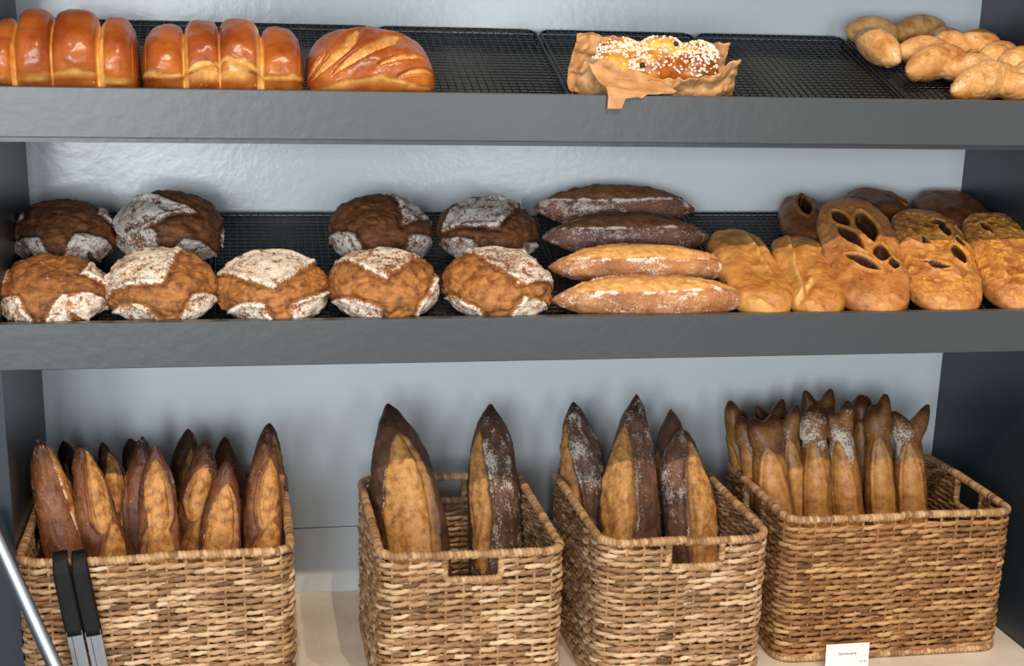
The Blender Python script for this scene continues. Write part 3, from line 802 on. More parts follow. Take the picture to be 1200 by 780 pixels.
def paper():
    nu, nv = 150, 90
    s = np.linspace(0, 1, nu)[:, None]+np.zeros((1, nv)); t = np.linspace(0, 1, nv)[None, :]+0*s
    x = -.112+.224*s                                             # along the loaf
    # heights of the front and back walls
    hf = np.interp(s, [0, .10, .19, .26, .36, .5, .7, .86, .93, 1], [.066, .070, .072, .056, .046, .050, .053, .060, .066, .060])
    hb = np.interp(s, [0, .12, .3, .55, .8, 1], [.068, .074, .072, .066, .068, .058])
    wb = .041
    # cross section path: front wall top -> bottom -> back wall top
    lf = hf; lb = hb; tot = lf+2*wb+lb; d = t*tot
    lean = .010
    y = np.where(d < lf, -wb-lean*(lf-d)/np.maximum(lf, .02), np.where(d < lf+2*wb, -wb+(d-lf), wb+lean*(d-lf-2*wb)/np.maximum(lb, .02)))
    z = np.where(d < lf, lf-d, np.where(d < lf+2*wb, 0.0, d-lf-2*wb))
    # ends: pinched together and raised
    eL = sstep(.20, .0, s); eR = sstep(.84, 1.0, s)
    z = z*(1-0.15*eL)+eL*(.016+.006*np.sin(t*9)) + eR*(.016+.004*np.sin(t*7))
    y = y*(1-.25*eL-.35*eR)
    x = x+eL*(-.006+.012*z/.08)+eR*0.004
    P = np.stack([x, y, z], -1)
    n1 = vnoise(P*70+2, 7); n2 = vnoise(P*150+5, 8)
    rid = 1-np.abs(vnoise(P*55+11, 9)); rid2 = 1-np.abs(vnoise(P*120+15, 19))
    wall = sstep(.004, .02, z)
    P[..., 1] += wall*(.0045*n1+.007*(rid-.6)+.0035*(rid2-.6)); P[..., 2] += (0.3+wall)*.002*n2+eL*.006*(rid-.5)+eR*.004*(rid-.5); P[..., 0] += wall*.003*vnoise(P*60+31, 10)
    P[..., 2] = np.maximum(P[..., 2], .0012)+.0006
    V = P.reshape(-1, 3)
    I, J = np.meshgrid(np.arange(nu-1), np.arange(nv-1), indexing='ij')
    Q = np.stack([I*nv+J, (I+1)*nv+J, (I+1)*nv+J+1, I*nv+J+1], -1).reshape(-1, 4)
    # folded corner: from the front wall at left, forward over the fascia and down
    MxI = MxB.inverted()
    nu2, nv2 = 26, 50
    a = np.linspace(0, 1, nu2)[:, None]+np.zeros((1, nv2)); b = np.linspace(0, 1, nv2)[None, :]+0*a
    xw0 = MxB.translation.x
    path = [(.047, ZT+.030), (.030, ZT+.012), (.016, ZT+.004), (.003, ZT+.003), (-.005, ZT-.004), (-.007, ZT-.018)]
    yy = np.interp(b, np.linspace(0, 1, 6), [p[0] for p in path]); zz = np.interp(b, np.linspace(0, 1, 6), [p[1] for p in path])
    xl = np.interp(b, [0, .5, .8, 1], [-.105, -.088, -.085, -.086]); xr = np.interp(b, [0, .35, .62, .8, 1], [-.01, .02, .005, -.060, -.066])
    xx = xw0+xl*(1-a)+xr*a
    zz = zz+.003*vnoise(np.stack([xx*60, yy*80, b*3], -1), 12)*(b < .75)+.016*(1-b)*(1-a)
    zz = np.where((yy < .020) & (yy > -.002), np.maximum(zz, ZT+.0015), zz)
    Wd = np.stack([xx, yy, zz], -1).reshape(-1, 3)
    W4 = np.concatenate([Wd, np.ones((len(Wd), 1))], 1) @ np.array(MxI).T
    I, J = np.meshgrid(np.arange(nu2-1), np.arange(nv2-1), indexing='ij')
    Q2 = np.stack([I*nv2+J, (I+1)*nv2+J, (I+1)*nv2+J+1, I*nv2+J+1], -1).reshape(-1, 4)
    mb = MB(); mb.add(V, Q); mb.add(W4[:, :3], Q2)
    o = mb.build('parchment_paper', M['paper'], None, True)
    o.matrix_world = MxB
    so = o.modifiers.new('solid', 'SOLIDIFY'); so.thickness = .0006; so.offset = -1
    tag(o, 'crumpled brown parchment paper around the sugared loaf, one corner hanging over the shelf edge', 'paper')
paper()

# ------------------------------------------------------------------ baskets
BH = 0.240
def perim_fn(W, Dp, r):
    """arc-length parametrised rounded rectangle centred on 0, starting at front middle, going right (counter-clockwise)"""
    segs = []; n = 26
    hw, hd = W/2, Dp/2
    P = [(0, -hd)]
    def arc(cx, cy, a0):
        for k in range(n+1):
            a = a0+k/n*PI/2; P.append((cx+r*math.cos(a), cy+r*math.sin(a)))
    arc(hw-r, -hd+r, -PI/2); arc(hw-r, hd-r, 0); arc(-hw+r, hd-r, PI/2); arc(-hw+r, -hd+r, PI)
    P.append((0, -hd)); P = np.array(P)
    s = np.concatenate([[0], np.cumsum(np.linalg.norm(np.diff(P, axis=0), axis=1))])
    Ltot = s[-1]
    def f(u):
        u = np.mod(u, Ltot); x = np.interp(u, s, P[:, 0]); y = np.interp(u, s, P[:, 1])
        e = 1e-3
        x2 = np.interp(np.mod(u+e, Ltot), s, P[:, 0]); y2 = np.interp(np.mod(u+e, Ltot), s, P[:, 1])
        x1 = np.interp(np.mod(u-e, Ltot), s, P[:, 0]); y1 = np.interp(np.mod(u-e, Ltot), s, P[:, 1])
        tx, ty = x2-x1, y2-y1; l = np.hypot(tx, ty)+1e-12
        return np.stack([x, y], -1), np.stack([ty/l, -tx/l], -1)        # point, outward normal
    return f, Ltot, dict(front=0.0, right=W/2+Dp/2-(8-2*PI)*r/4*1.0, back=Ltot/2, left=Ltot-(W/2+Dp/2-(8-2*PI)*r/4))

def rope(mb_list, pts, R, closed=False, pitch=.0068, seed=0, up=(0, 0, 1)):
    """a core wrapped in cord: radius ripples along a slanted spiral"""
    P = np.asarray(pts, float)
    seg = np.linalg.norm(np.diff(P, axis=0), axis=1); s = np.concatenate([[0], np.cumsum(seg)])
    n = max(8, int(s[-1]/.0016)); u = np.linspace(0, s[-1], n, endpoint=not closed)
    if closed:
        P2 = np.concatenate([P, P[:1]]); s2 = np.concatenate([s, [s[-1]+np.linalg.norm(P[0]-P[-1])]]); u = np.linspace(0, s2[-1], n, endpoint=False)
    else: P2, s2 = P, s
    Q = np.stack([np.interp(u, s2, P2[:, k]) for k in range(3)], -1)
    th = np.arange(12)*2*PI/12
    phase = u[:, None]/pitch+th[None, :]/(2*PI)*1.0+0.35*vnoise(np.stack([u*40, 0*u+seed, 0*u], -1), 3)[:, None]
    f = np.abs(np.sin(PI*phase))**0.7
    rr = R*(0.80+0.26*f+0.08*vnoise(np.stack([u*60, 0*u+seed+7, 0*u], -1), 4)[:, None])
    tint = 0.5+0.42*vnoise(np.stack([np.floor(phase)*3.7+seed, 0*phase, 0*phase], -1), 5)-0.25*(1-f)
    V, Fq = tube_np(Q, rr, 12, closed, not closed)
    t = tint.ravel()
    if len(V) > len(t): t = np.concatenate([t, [0.5]*(len(V)-len(t))])
    mb_list.append((V, Fq, t))

def join_tint(lst, name, mat, parent):
    mb = MB(); T = []
    for V, Q, t in lst: mb.add(V, Q); T.append(np.asarray(t))
    V, Q = mb.arrays(); me = mesh_np(name, V, Q, True, dict(tint=np.concatenate(T)))
    return link(name, me, mat, parent)

def make_basket(label, x0, x1, y0, y1, holes, seed, cr=.028, rot=0.0, H=BH, spread=0.0, straw='straw'):
    W, Dp = x1-x0, y1-y0
    e = empty('wicker_basket', ((x0+x1)/2, (y0+y1)/2, ZC)); e.rotation_euler.z = rot
    tag(e, label, 'basket', 'woven seagrass baskets on the counter')
    wm = .006
    f, Lt, mid = perim_fn(W-2*wm, Dp-2*wm, cr)
    N = int(round(Lt/.026/2))*2                              # odd: the weave alternates row by row
    sp = Lt/N
    dz = .0096; zb = .0125
    rows = int((H-.010-zb)/dz)
    hole_rng = []
    for (side, ofs, wd, top, hh) in holes:
        c = mid[side]+ofs; hole_rng.append((c-wd/2, c+wd/2, H-top-hh, H-top))
    lst = []
    for k2 in range(2*(rows+1)):
        k, ply = k2//2, k2 % 2
        z = zb+k*dz
        n = int(Lt/.0030)
        u = np.linspace(0, Lt, n, endpoint=False)+seed*.013*0
        cuts = [(a, b) for (a, b, z0, z1) in hole_rng if z0 < z < z1]
        runs = []
        if not cuts: runs = [(u, True)]
        else:
            # shift so the run begins at the end of the first hole
            cuts = sorted([(a % Lt, (a % Lt)+(b-a)) for a, b in cuts])
            for i, (a, b) in enumerate(cuts):
                nxt = cuts[(i+1) % len(cuts)][0]+(Lt if i == len(cuts)-1 else 0)
                m_ = max(6, int((nxt-b)/.0030)); runs.append((np.linspace(b, nxt, m_), False))
        for (uu, closed) in runs:
            P, Nn = f(uu)
            ph = PI*uu/sp+PI*ply+.5*PI*(k % 2)+.5*vnoise(np.stack([uu*9, 0*uu+k*2.3+seed, 0*uu], -1), 15)
            ofs = .0034*np.cos(ph)
            jit = vnoise(np.stack([uu*22, 0*uu+k2*3.1+seed*9, 0*uu], -1), 13)
            jit2 = vnoise(np.stack([uu*45, 0*uu+k2*5.7+seed*9, 0*uu], -1), 14)
            zz = z+.0012*np.sin(ph)+.0012*jit+.0008*jit2+.0028*vnoise(np.stack([uu*5, 0*uu+seed, 0*uu], -1), 21)
            bow = spread*np.sin(PI*np.clip(z/H, 0, 1))
            xy = P+Nn*(ofs+.0012*jit2+bow)[:, None]
            pts = np.concatenate([xy, zz[:, None]], 1)
            th = np.arange(8)*2*PI/8
            size = 1+.22*jit2+.10*np.cos(ph)
            # a two-ply strand: lobed section turning along the length
            tw = uu[:, None]*260+th[None, :]*1.0
            rr = (.0030*size)[:, None]*(1+.16*np.cos(2*tw))
            V, Q = tube_np(pts, rr, 8, closed, not closed, sa=.78, sb=1.08)
            seg = np.floor(ph/(2*PI)+.25)
            tn = _hash(seg.astype(np.int64), np.full(len(uu), k2), np.zeros(len(uu), int), 77+seed)
            t = np.repeat(np.clip(.22+.60*tn+.22*jit, 0, 1), 8)
            if len(V) > len(t): t = np.concatenate([t, [.5]*(len(V)-len(t))])
            lst.append((V, Q, t))
    # uprights
    up = []
    for i in range(N):
        u = np.array([(i+.5)*sp]); P, Nn = f(u)
        zs = [(.004, H)]
        for (a, b, z0, z1) in hole_rng:
            aa, bb = a % Lt, (a % Lt)+(b-a)
            if aa < u[0] < bb or aa < u[0]+Lt < bb: zs = [(.004, z0)]
        for (z0, z1) in zs:
            pts = np.stack([np.full(7, P[0, 0]), np.full(7, P[0, 1]), np.linspace(z0, z1, 7)], -1)
            V, Q = tube_np(pts, .0024, 6); lst.append((V, Q, np.full(len(V), .5)))
    join_tint(lst, 'woven_wall', M[straw], e)
    # rim
    rl = []
    u = np.linspace(0, Lt, 400, endpoint=False); P, Nn = f(u)
    zr = H-.002+.0022*vnoise(np.stack([u*6, 0*u+seed*3, 0*u], -1), 31)
    rope(rl, np.concatenate([P, zr[:, None]], 1), .0064, True, .0058, seed)
    join_tint(rl, 'rim', M['rope'], e)
    bl_ = []
    rope(bl_, np.concatenate([P+Nn*.001, np.full((400, 1), .0065)], 1), .0058, True, .0064, seed+3)
    join_tint(bl_, 'foot_band', M['rope'], e)
    for (a, b, z0, z1) in hole_rng:
        hl = []
        rr = .010
        zt = H-.006
        uu = np.concatenate([np.full(6, a), a+rr*(1-np.cos(np.linspace(0, PI/2, 6))), np.linspace(a+rr, b-rr, 20), b-rr+rr*np.sin(np.linspace(0, PI/2, 6)), np.full(6, b)])
        zz = np.concatenate([np.linspace(zt, z0+rr, 6), z0+rr*(1-np.sin(np.linspace(0, PI/2, 6))), np.full(20, z0), z0+rr*(1-np.cos(np.linspace(0, PI/2, 6))), np.linspace(z0+rr, zt, 6)])
        P, Nn = f(uu)
        rope(hl, np.concatenate([P, zz[:, None]], 1), .0054, False, .0060, seed+5)
        join_tint(hl, 'handle_opening', M['rope'], e)
    m = MB(); m.box((-W/2+.012, -Dp/2+.012, .003), (W/2-.012, Dp/2-.012, .008))
    V, Q = m.arrays(); me = mesh_np('basket_bottom', V, Q, False, dict(tint=np.full(len(V), .3))); link('basket_bottom', me, M['stake'], e)
    return e
# (side, offset along the wall, width, gap below rim, height)
make_basket('leftmost woven basket, holding many thin dark baguettes, black tongs over its rim', XL+.0015, .0405, -.040, .338, [('left', 0, .085, .012, .036), ('right', 0, .085, .012, .036)], 1)
make_basket('second woven basket from left, holding two big dark loaves', .152, .426, -.077, .286, [('front', .0, .082, .012, .030), ('back', 0, .082, .012, .030)], 2)
make_basket('third woven basket from left, holding four big pointed loaves', .476, .744, -.066, .306, [('front', .012, .082, .012, .030), ('back', 0, .082, .012, .030)], 3, cr=.04)
make_basket('rightmost woven basket, holding forked thin loaves, white price card in front', .787, 1.172, .003, .318, [('right', -.01, .085, .014, .036), ('left', 0, .085, .014, .036)], 4, straw='straw_brown')

# ------------------------------------------------------------------ loaves standing in baskets
def axis_to_base(tip, mid, yt, yb, zb):
    """axis from the tip (at depth yt) seen through pixel mid, down to the basket bottom at depth yb"""
    T = at_y(tip[0], tip[1], yt); lo, hi = yb-.05, yt+.05
    for _ in range(40):
        m = (lo+hi)/2; Mi = at_y(mid[0], mid[1], m); d = T-Mi; B = T-d*(T[2]-zb)/d[2]
        if B[1] < yb: lo = m
        else: hi = m
    return T, B
def standing(name, label, mat, tip, mid, R, yt, ym, roll=0.0, scores=(), group=None, **kw):
    zb = ZC+.012
    T, B = axis_to_base(tip, mid, yt, ym, zb)
    c = (T+B)/2; L = np.linalg.norm(T-B)
    Mx = basis(c, T-B, CAM-c) @ Matrix.Rotation(roll, 4, 'X')
    return long_loaf(name, label, mat, L, R, Mx, scores=scores, bottom=False, group=group, flat=kw.pop('flat', .92), **kw)
G1 = 'thin baguettes in the leftmost basket'
def bag(label, tip, mid, R, yt, ym, sc, **kw):
    R *= 1.07; kw.setdefault('wob', .06); kw.setdefault('bumps', .085); kw.setdefault('p', 2.7); kw.setdefault('q', .66); kw.setdefault('flour', .30); kw.setdefault('dark_tip', .75)
    standing('baguette', label, 'baguette', tip, mid, R, yt, ym, scores=sc, group=G1, **kw)
# score: (t centre, half length, angle (+ = left), half angle, ear side(+ = left), slant)
bag('reddish baguette nearest the left side wall, plain crust facing out', (44, 513), (74, 640), .0285, 0.130, 0.045, ((.45, .5, -1.3, .5, -1, .2),), seed=1, patch=.2)
bag('baguette second from the left at the front, curved ear down its left side', (92, 520), (122, 640), .0290, 0.130, 0.050, ((.60, .34, -.40, .62, 1, -.35), (.02, .30, -.35, .66, 1, -.4)), seed=2)
bag('central front baguette with two pale burst cuts facing out', (181, 521), (187, 640), .0285, 0.120, 0.045, ((.58, .31, .02, .74, -1, .12), (.08, .28, .0, .80, 1, .1)), seed=3)
bag('front baguette with a wide torn pale face, leaning right', (268, 540), (258, 636), .0300, 0.125, 0.045, ((.30, .50, .02, .80, -1, -.2),), seed=4)
bag('front baguette at the right end with one oval burst on its right', (311, 515), (309, 632), .0275, 0.135, 0.045, ((.55, .30, -.32, .64, 1, -.25), (.05, .26, -.25, .66, 1, -.3)), seed=5)
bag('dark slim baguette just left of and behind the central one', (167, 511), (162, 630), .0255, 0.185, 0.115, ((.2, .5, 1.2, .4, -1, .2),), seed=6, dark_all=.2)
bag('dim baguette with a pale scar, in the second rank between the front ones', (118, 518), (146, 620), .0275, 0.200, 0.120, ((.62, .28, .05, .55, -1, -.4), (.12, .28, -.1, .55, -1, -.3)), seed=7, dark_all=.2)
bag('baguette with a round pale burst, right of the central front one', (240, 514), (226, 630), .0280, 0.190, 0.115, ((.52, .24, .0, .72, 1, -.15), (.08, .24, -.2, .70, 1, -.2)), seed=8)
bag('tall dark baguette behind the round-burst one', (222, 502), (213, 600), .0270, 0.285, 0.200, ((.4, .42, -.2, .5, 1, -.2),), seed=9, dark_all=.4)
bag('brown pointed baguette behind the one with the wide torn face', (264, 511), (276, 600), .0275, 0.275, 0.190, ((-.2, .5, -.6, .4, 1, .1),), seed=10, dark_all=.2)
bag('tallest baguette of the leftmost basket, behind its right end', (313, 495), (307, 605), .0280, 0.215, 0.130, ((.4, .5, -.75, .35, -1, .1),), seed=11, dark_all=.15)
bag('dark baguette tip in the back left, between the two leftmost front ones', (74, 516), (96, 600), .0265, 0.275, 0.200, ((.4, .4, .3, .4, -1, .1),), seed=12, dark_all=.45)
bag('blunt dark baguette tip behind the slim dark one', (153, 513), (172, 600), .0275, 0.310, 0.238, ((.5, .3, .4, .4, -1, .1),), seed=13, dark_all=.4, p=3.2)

G2 = 'big dark loaves in the second basket'
standing('large_loaf', 'big loaf leaning left in the second basket, wide tan burst facing out', 'large_batard', (452, 473), (482, 630), .056, .250, .060,
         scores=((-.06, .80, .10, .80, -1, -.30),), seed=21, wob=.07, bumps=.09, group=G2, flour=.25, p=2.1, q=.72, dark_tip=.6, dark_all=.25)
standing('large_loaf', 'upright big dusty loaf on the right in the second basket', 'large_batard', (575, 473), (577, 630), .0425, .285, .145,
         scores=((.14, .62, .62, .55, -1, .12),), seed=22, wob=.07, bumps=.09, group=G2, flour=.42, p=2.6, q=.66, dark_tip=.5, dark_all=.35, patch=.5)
G3 = 'big pointed loaves in the third basket'
standing('large_loaf', 'dusty pointed loaf at the back left of the third basket', 'large_batard', (675, 470), (692, 600), .0420, .290, .192,
         scores=((.16, .66, .85, .60, -1, .0),), seed=23, wob=.07, bumps=.09, group=G3, flour=.40, p=2.3, q=.72, dark_tip=.5, dark_all=.3, patch=.4)
standing('large_loaf', 'tallest pointed loaf of the third basket, tan burst left of a dusty strip', 'large_batard', (747, 461), (740, 625), .0485, .255, .095,
         scores=((-.02, .74, .45, .68, -1, .05),), seed=24, wob=.07, bumps=.09, group=G3, flour=.35, p=1.9, q=.80, dark_tip=.7, dark_all=.1, patch=.3)
standing('large_loaf', 'short pointed loaf behind the right front one of the third basket', 'large_batard', (785, 479), (789, 590), .0400, .300, .197,
         scores=((.0, .6, .9, .4, 1, .0),), seed=25, wob=.07, bumps=.09, group=G3, flour=.12, p=2.0, q=.76, dark_tip=.4, dark_all=.1)
standing('large_loaf', 'right front loaf of the third basket, dusty left half and tan burst on the right', 'large_batard', (801, 503), (808, 625), .0455, .225, .095,
         scores=((.05, .82, -.62, .62, 1, .0),), seed=26, wob=.07, bumps=.09, group=G3, flour=.42, p=2.6, q=.66, dark_tip=.35, patch=.4)

# ---- forked thin loaves
G4 = 'forked thin loaves in the rightmost basket'
def forked(label, mid, ym, neck, yn, horns, R, seed, score_ang=0.0, white=.3, dark=.0, flat=.85):
    """mid / neck: pixels on the axis; horns: list of tip pixels"""
    Nk, B = axis_to_base(neck, mid, yn, ym, ZC+.012)
    ax = (Nk-B)/np.linalg.norm(Nk-B); Lb = np.linalg.norm(Nk-B)
    face = CAM-Nk; face = face-ax*(face @ ax); face /= np.linalg.norm(face); side = np.cross(face, ax)
    mb = MB(); k = np.linspace(0, 1, 30)
    P = B[None, :]*(1-k[:, None])+Nk[None, :]*k[:, None]-B
    r = R*(.55+.45*np.clip(np.sin(PI*np.clip(k*1.02, 0, 1)), 0, 1)**.45)*np.where(k < .06, .6+k/.06*.4, 1)
    mb.tube(P, r, 20)
    horn_pts = []
    for (hu, hv, hr) in horns:
        Tp = at_y(hu, hv, yn+.004); st = Nk-ax*.018
        kk = np.linspace(0, 1, 16)[:, None]
        mid_ = Nk+ax*.35*((Tp-Nk) @ ax)+(Tp-Nk-ax*((Tp-Nk) @ ax))*.62
        C = (1-kk)**2*st+2*kk*(1-kk)*mid_+kk**2*Tp
        mb.tube(C-B, 1.22*hr*(1-.80*kk[:, 0]**2.2), 14); horn_pts.append(Tp)
    me, V, N = remesh_union('forked_loaf', mb, .0023, 6)
    h = (V @ ax)/Lb; sx = V @ side; ang = np.arctan2(V @ side-0, V @ face)
    n1 = fbm(V*26+seed*5, 171); n2 = fbm(V*85+seed, 181, 3)
    tt = (h-.52)/.42
    half = .74*np.clip(1-np.abs(tt)**3.0, 0, 1)**.5
    da = ang-score_ang-.25*tt; dd = np.where(np.abs(tt) < 1, half-np.abs(da)+.10*n1, -1)
    op = sstep(-.05, .08, dd)
    ear = np.exp(-((dd+.06)/.10)**2)*(np.abs(tt) < 1)
    V = V+N*(.0014*n1+.0008*n2+.0030*ear*(.7+.5*n1)+.0012*op-.0014*np.exp(-((dd-.08)/.08)**2))[:, None]
    W = V+B
    dt = np.full(len(V), 9.0)
    for Tp in horn_pts: dt = np.minimum(dt, np.linalg.norm(W-Tp, axis=1))
    dk = np.clip(.85*sstep(.030, .004, dt)+.35*sstep(.80, 1.0, h)*(1-op)+.3*sstep(.1, .6, n1)*(1-op)+dark, 0, .9)
    nearneck = np.exp(-((h-.93)/.10)**2)
    fl = np.clip((1-op)*(white*(.66*nearneck+.25)*(.7+1.2*n1)+.10), 0, 1)*(1-sstep(.02, .008, dt))
    # reorient: the long axis stays in world space around the base point
    set_attrs(me, V, flour=fl, score=op*.9, dark=dk)
    o = link('forked_loaf', me, M['sarmentine']); o.location = B
    return tag(o, label, 'bread', G4)
forked('leftmost forked loaf, tall and plain, leaning on the basket corner', (874, 545), .250, (860, 492), .275, [(855, 469, .015), (872, 480, .013)], .0250, 1, .9, .2)
forked('forked loaf second from left, half hidden behind the wide front one', (887, 560), .195, (874, 505), .235, [(866, 487, .016), (890, 492, .013)], .0240, 2, .2, .4)
forked('wide front forked loaf with a golden lit face, left part of the rightmost basket', (907, 600), .150, (898, 510), .205, [(880, 490, .020), (908, 484, .020)], .0330, 3, -.25, .25, flat=.8)
forked('dark back forked loaf whose two horns show above the wide front one', (905, 560), .255, (900, 495), .280, [(886, 475, .013), (918, 467, .014)], .0235, 4, 0., .15, .25)
forked('slim leaning forked loaf between the wide one and the pale-collared one', (936, 600), .195, (922, 500), .235, [(934, 473, .013), (905, 486, .010)], .0240, 5, -.3, .35)
forked('forked loaf with a pale floury collar and a single blunt peak, front row', (957, 600), .175, (955, 500), .215, [(952, 474, .021), (961, 476, .015)], .0270, 6, 0., .9)
forked('tallest back forked loaf with crossed ear-like horns', (960, 560), .250, (958, 487), .278, [(943, 457, .0165), (974, 455, .0165)], .0245, 7, 0., .25, .12)
forked('forked loaf with a white flour patch at its foot and one long right horn', (993, 600), .180, (985, 500), .222, [(969, 480, .0175), (994, 469, .0155)], .0275, 8, .1, .75)
forked('dark round-topped loaf at the back, between the long-horned one and its right neighbour', (1012, 560), .250, (1010, 478), .278, [(1008, 462, .018), (1014, 463, .016)], .0240, 9, 0., .1, .3)
forked('straight forked loaf with a smooth seam, second from the right', (1032, 600), .180, (1028, 497), .222, [(1023, 474, .018), (1038, 461, .017)], .0265, 10, -.35, .2)
forked('rightmost forked loaf with one horn pointing sideways to the right', (1067, 600), .180, (1065, 505), .222, [(1046, 482, .0175), (1088, 473, .015)], .0290, 11, -.2, .55)

# ------------------------------------------------------------------ tongs and price card
def black_tongs():
    yF = -.040
    e = empty('tongs', (at_y(95, 720, yF-.012)[0], yF-.012, ZC+.01))
    tag(e, 'steel tongs with two black grips hooked over the front rim of the leftmost basket', 'tongs')
    o = np.array(e.location)
    for (ut, ub) in ((70, 100), (92, 122)):
        top = at_y(ut, 660, yF-.010); bot = at_y(ub, 800, yF-.022)
        kz = ZC+BH+.012
        d = (bot-top)/np.linalg.norm(bot-top)
        side = np.cross(d, [0, -1, 0]); side /= np.linalg.norm(side); nrm = np.cross(side, d); 
        if nrm[1] > 0: nrm = -nrm
        # strap path: inside the basket, over the rim, down the front
        path = [np.array([top[0]-.003, yF+.020, ZC+BH-.020]), np.array([top[0]-.002, yF+.019, ZC+BH+.002]), np.array([top[0]-.001, yF+.012, ZC+BH+.0105]), np.array([top[0], yF-.002, ZC+BH+.0105]),
                np.array([top[0]+.001, yF-.010, ZC+BH+.003]), top+d*.016, top+d*.03, top+d*.105]
        path = np.array(path); s = np.linspace(0, 1, len(path)); u = np.linspace(0, 1, 60)
        P = np.stack([np.interp(u, s, path[:, k]) for k in range(3)], -1)
        for _ in range(3): P[1:-1] = (P[:-2]+P[1:-1]*2+P[2:])/4
        w = np.interp(u, [0, .55, .7, 1], [.0100, .0104, .0122, .0122]); th = np.interp(u, [0, .55, .7, 1], [.0016, .0018, .0042, .0042])
        T = np.gradient(P, axis=0); T /= np.linalg.norm(T, axis=1)[:, None]
        S = np.tile(side, (60, 1)); Nn = np.cross(S, T)
        n = 12; a = np.arange(n)*2*PI/n
        ca = np.sign(np.cos(a))*np.abs(np.cos(a))**.5; sa = np.sign(np.sin(a))*np.abs(np.sin(a))**.5
        V = P[:, None]+S[:, None]*(w[:, None]*ca[None])[..., None]+Nn[:, None]*(th[:, None]*sa[None])[..., None]
        mb = MB(); Q = []
        V = V.reshape(-1, 3); I, J = np.meshgrid(np.arange(59), np.arange(n), indexing='ij')
        Q = np.stack([I*n+J, I*n+(J+1) % n, (I+1)*n+(J+1) % n, (I+1)*n+J], -1).reshape(-1, 4)
        V = np.concatenate([V, P[:1], P[-1:]]); c0 = 60*n
        caps = [[c0, (k+2) % n, (k+1) % n, k] for k in range(0, n, 2)]+[[c0+1, 59*n+k, 59*n+(k+1) % n, 59*n+(k+2) % n] for k in range(0, n, 2)]
        mb.add(V-o, np.concatenate([Q, np.array(caps)])); mb.build('grip', M['rubber'], e, True)
        # channel-shaped steel arm
        st = top+d*.098; en = top+d*min(.245, (top[2]-(ZC+.006))/abs(d[2]))
        mb = MB(); hw = .0105
        prof = [(-hw, .004), (-hw, -.0035), (-hw*.45, -.0035), (-hw*.4, -.001), (hw*.4, -.001), (hw*.45, -.0035), (hw, -.0035), (hw, .004), (hw-.0012, .004), (hw-.0012, -.0022), (hw*.55, -.0022), (hw*.5, .0006), (-hw*.5, .0006), (-hw*.55, -.0022), (-hw+.0012, -.0022), (-hw+.0012, .004)]
        n = len(prof); V = []
        for k in np.linspace(0, 1, 12):
            c = st*(1-k)+en*k
            for (pa, pb) in prof: V.append(c+side*pa-nrm*pb)
        V = np.array(V); I, J = np.meshgrid(np.arange(11), np.arange(n), indexing='ij')
        Q = np.stack([I*n+J, I*n+(J+1) % n, (I+1)*n+(J+1) % n, (I+1)*n+J], -1).reshape(-1, 4)
        mb.add(V-o, Q); mb.build('arm', M['steel'], e, False)
black_tongs()
def steel_tongs():
    y0 = -.062
    hinge = at_y(-14, 612, -.050); a1 = at_y(72, 800, -.105); b1 = np.array([hinge[0]+.036, -.006, ZC+.15])
    e = empty('tongs', tuple(a1)); tag(e, 'plain bright steel tongs leaning at the lower left corner, grey inner arm behind the rim', 'tongs')
    o = np.array(e.location)
    def arm(p, q, w, th, name, mat):
        d = (q-p)/np.linalg.norm(q-p); side = np.cross(d, [0, -1, 0]); side /= np.linalg.norm(side); nr = np.cross(side, d)
        mb = MB(); V = []; n = 14
        # gutter profile
        prof = [(math.sin(x)*w, (1-math.cos(x))*w*.55) for x in np.linspace(-1.25, 1.25, 7)]
        prof = prof+[(px, py+th) for px, py in reversed(prof)]
        for k in np.linspace(0, 1, 20):
            c = p*(1-k)+q*k
            for px, py in prof: V.append(c+side*px+(nr if nr[1] > 0 else -nr)*py)
        n = len(prof); V = np.array(V); I, J = np.meshgrid(np.arange(19), np.arange(n), indexing='ij')
        Q = np.stack([I*n+J, I*n+(J+1) % n, (I+1)*n+(J+1) % n, (I+1)*n+J], -1).reshape(-1, 4)
        mb.add(V-o, Q); mb.build(name, mat, e, True)
    arm(hinge, a1, .0110, .0012, 'arm', M['steel'])
    h2 = hinge+np.array([.002, .014, -.002])
    arm(h2, at_y(24, 668, -.010), .007, .0030, 'inner_arm', M['grey_plastic'])
    mb = MB(); mb.tube([hinge-o+np.array([-.010, .007, 0]), hinge-o+np.array([0, .007, 0]), hinge-o+np.array([.010, .007, 0])], .008, 16); mb.build('hinge_pin', M['steel'], e, True)
steel_tongs()

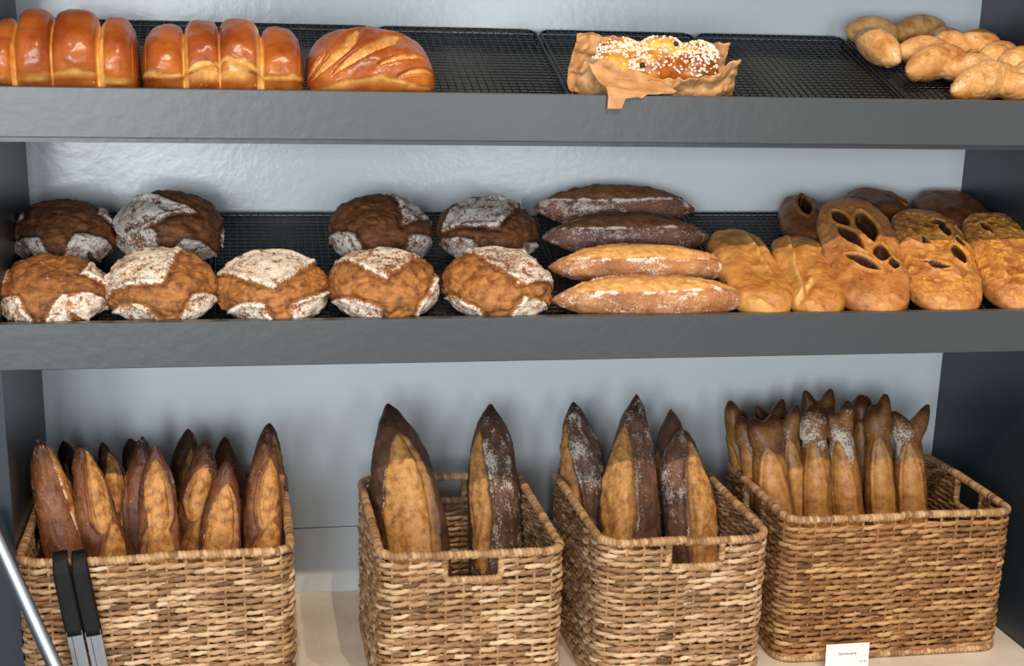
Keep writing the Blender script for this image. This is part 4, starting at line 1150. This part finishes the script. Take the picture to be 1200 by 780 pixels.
def price_card():
    pl = at_z(970, 806, ZC+.001); 
    y = -.030
    a = at_y(972.5, 806, y); tl_ = at_y(969.5, 756, y); tr = at_y(1020, 752.5, y)
    w = np.linalg.norm(tr-tl_); 
    hz = tl_[2]-ZC-.001
    e = empty('price_card', (tl_[0], y, ZC+.001)); tag(e, 'small white price card standing on the counter against the rightmost basket', 'price card')
    e.rotation_euler = (-.06, 0, math.atan2(tr[1]-tl_[1], tr[0]-tl_[0]))
    m = MB(); m.box((0, 0, 0), (w, .0009, hz)); m.build('card', M['card'], e)
    m = MB(); m.box((w*.2, .0009, 0), (w*.8, .030, .0009)); m.build('easel_foot', M['card'], e)
    def text(body, x, z, size, name):
        cu = bpy.data.curves.new(name, 'FONT'); cu.body = body; cu.size = size; cu.extrude = .00015; cu.align_x = 'CENTER'
        t = bpy.data.objects.new('tmp_text', cu); COL.objects.link(t)
        dg = bpy.context.evaluated_depsgraph_get(); me = bpy.data.meshes.new_from_object(t.evaluated_get(dg))
        bpy.data.objects.remove(t, do_unlink=True)
        o = link(name, me, M['ink'], e); o.location = (x, -.0002, z); o.rotation_euler = (PI/2, 0, 0)
    text('Sarmentine', w*.5, hz-.0185, .0066, 'lettering'); text('$ 3.20', w*.87, hz-.032, .0042, 'price_lettering')
price_card()

# ------------------------------------------------------------------ light
def spot(x, y, z, tx, ty, tz, power, color, size=.03, angle=70):
    l = bpy.data.lights.new('ceiling_spot', 'SPOT'); l.energy = power; l.color = color; l.shadow_soft_size = size
    l.spot_size = math.radians(angle); l.spot_blend = .6
    o = bpy.data.objects.new('ceiling_spot', l); COL.objects.link(o); o.location = (x, y, z)
    o.rotation_euler = (Vector((tx, ty, tz))-Vector((x, y, z))).to_track_quat('-Z', 'Y').to_euler()
WARM = (1.0, .80, .58)
for (x, p) in ((-.10, 150), (.62, 150), (1.30, 140)):
    spot(x, -2.3, 3.80, x+.0, .1, 1.05, p, WARM, .025, 60)
def area(x, y, z, tx, ty, tz, sx, sy, power, color):
    l = bpy.data.lights.new('shop_window', 'AREA'); l.shape = 'RECTANGLE'; l.size = sx; l.size_y = sy; l.energy = power; l.color = color
    o = bpy.data.objects.new('shop_window', l); COL.objects.link(o); o.location = (x, y, z)
    o.rotation_euler = (Vector((tx, ty, tz))-Vector((x, y, z))).to_track_quat('-Z', 'Y').to_euler()
for (xw, sx, pw) in ((-2.0, .85, 74), (-.95, .62, 56), (-.28, .34, 30), (1.3, .7, 30)):
    area(xw, -4.6, 1.45, xw+.2, 0, 1.35, sx, 1.35, pw, (.90, .95, 1.0))
w = bpy.data.worlds.new('shop_interior'); scene.world = w; w.use_nodes = True
bg = w.node_tree.nodes['Background']; bg.inputs[0].default_value = (.91, .94, 1.0, 1); bg.inputs[1].default_value = .36

# ------------------------------------------------------------------ camera
cd = bpy.data.cameras.new('camera'); cam = bpy.data.objects.new('camera', cd); COL.objects.link(cam)
Rm = Matrix(((RT[0], UP[0], -FW[0]), (RT[1], UP[1], -FW[1]), (RT[2], UP[2], -FW[2])))
cam.matrix_world = Matrix.Translation(Vector(CAM)) @ Rm.to_4x4()
cd.sensor_fit = 'HORIZONTAL'; cd.sensor_width = 36; cd.lens = F/1200*36
cd.shift_y = PV/1200; cd.clip_start = .05
scene.camera = cam
scene.view_settings.view_transform = 'Standard'; scene.view_settings.look = 'None'
scene.view_settings.exposure = 0.0; scene.view_settings.gamma = 1.0; scene.view_settings.use_curve_mapping = False
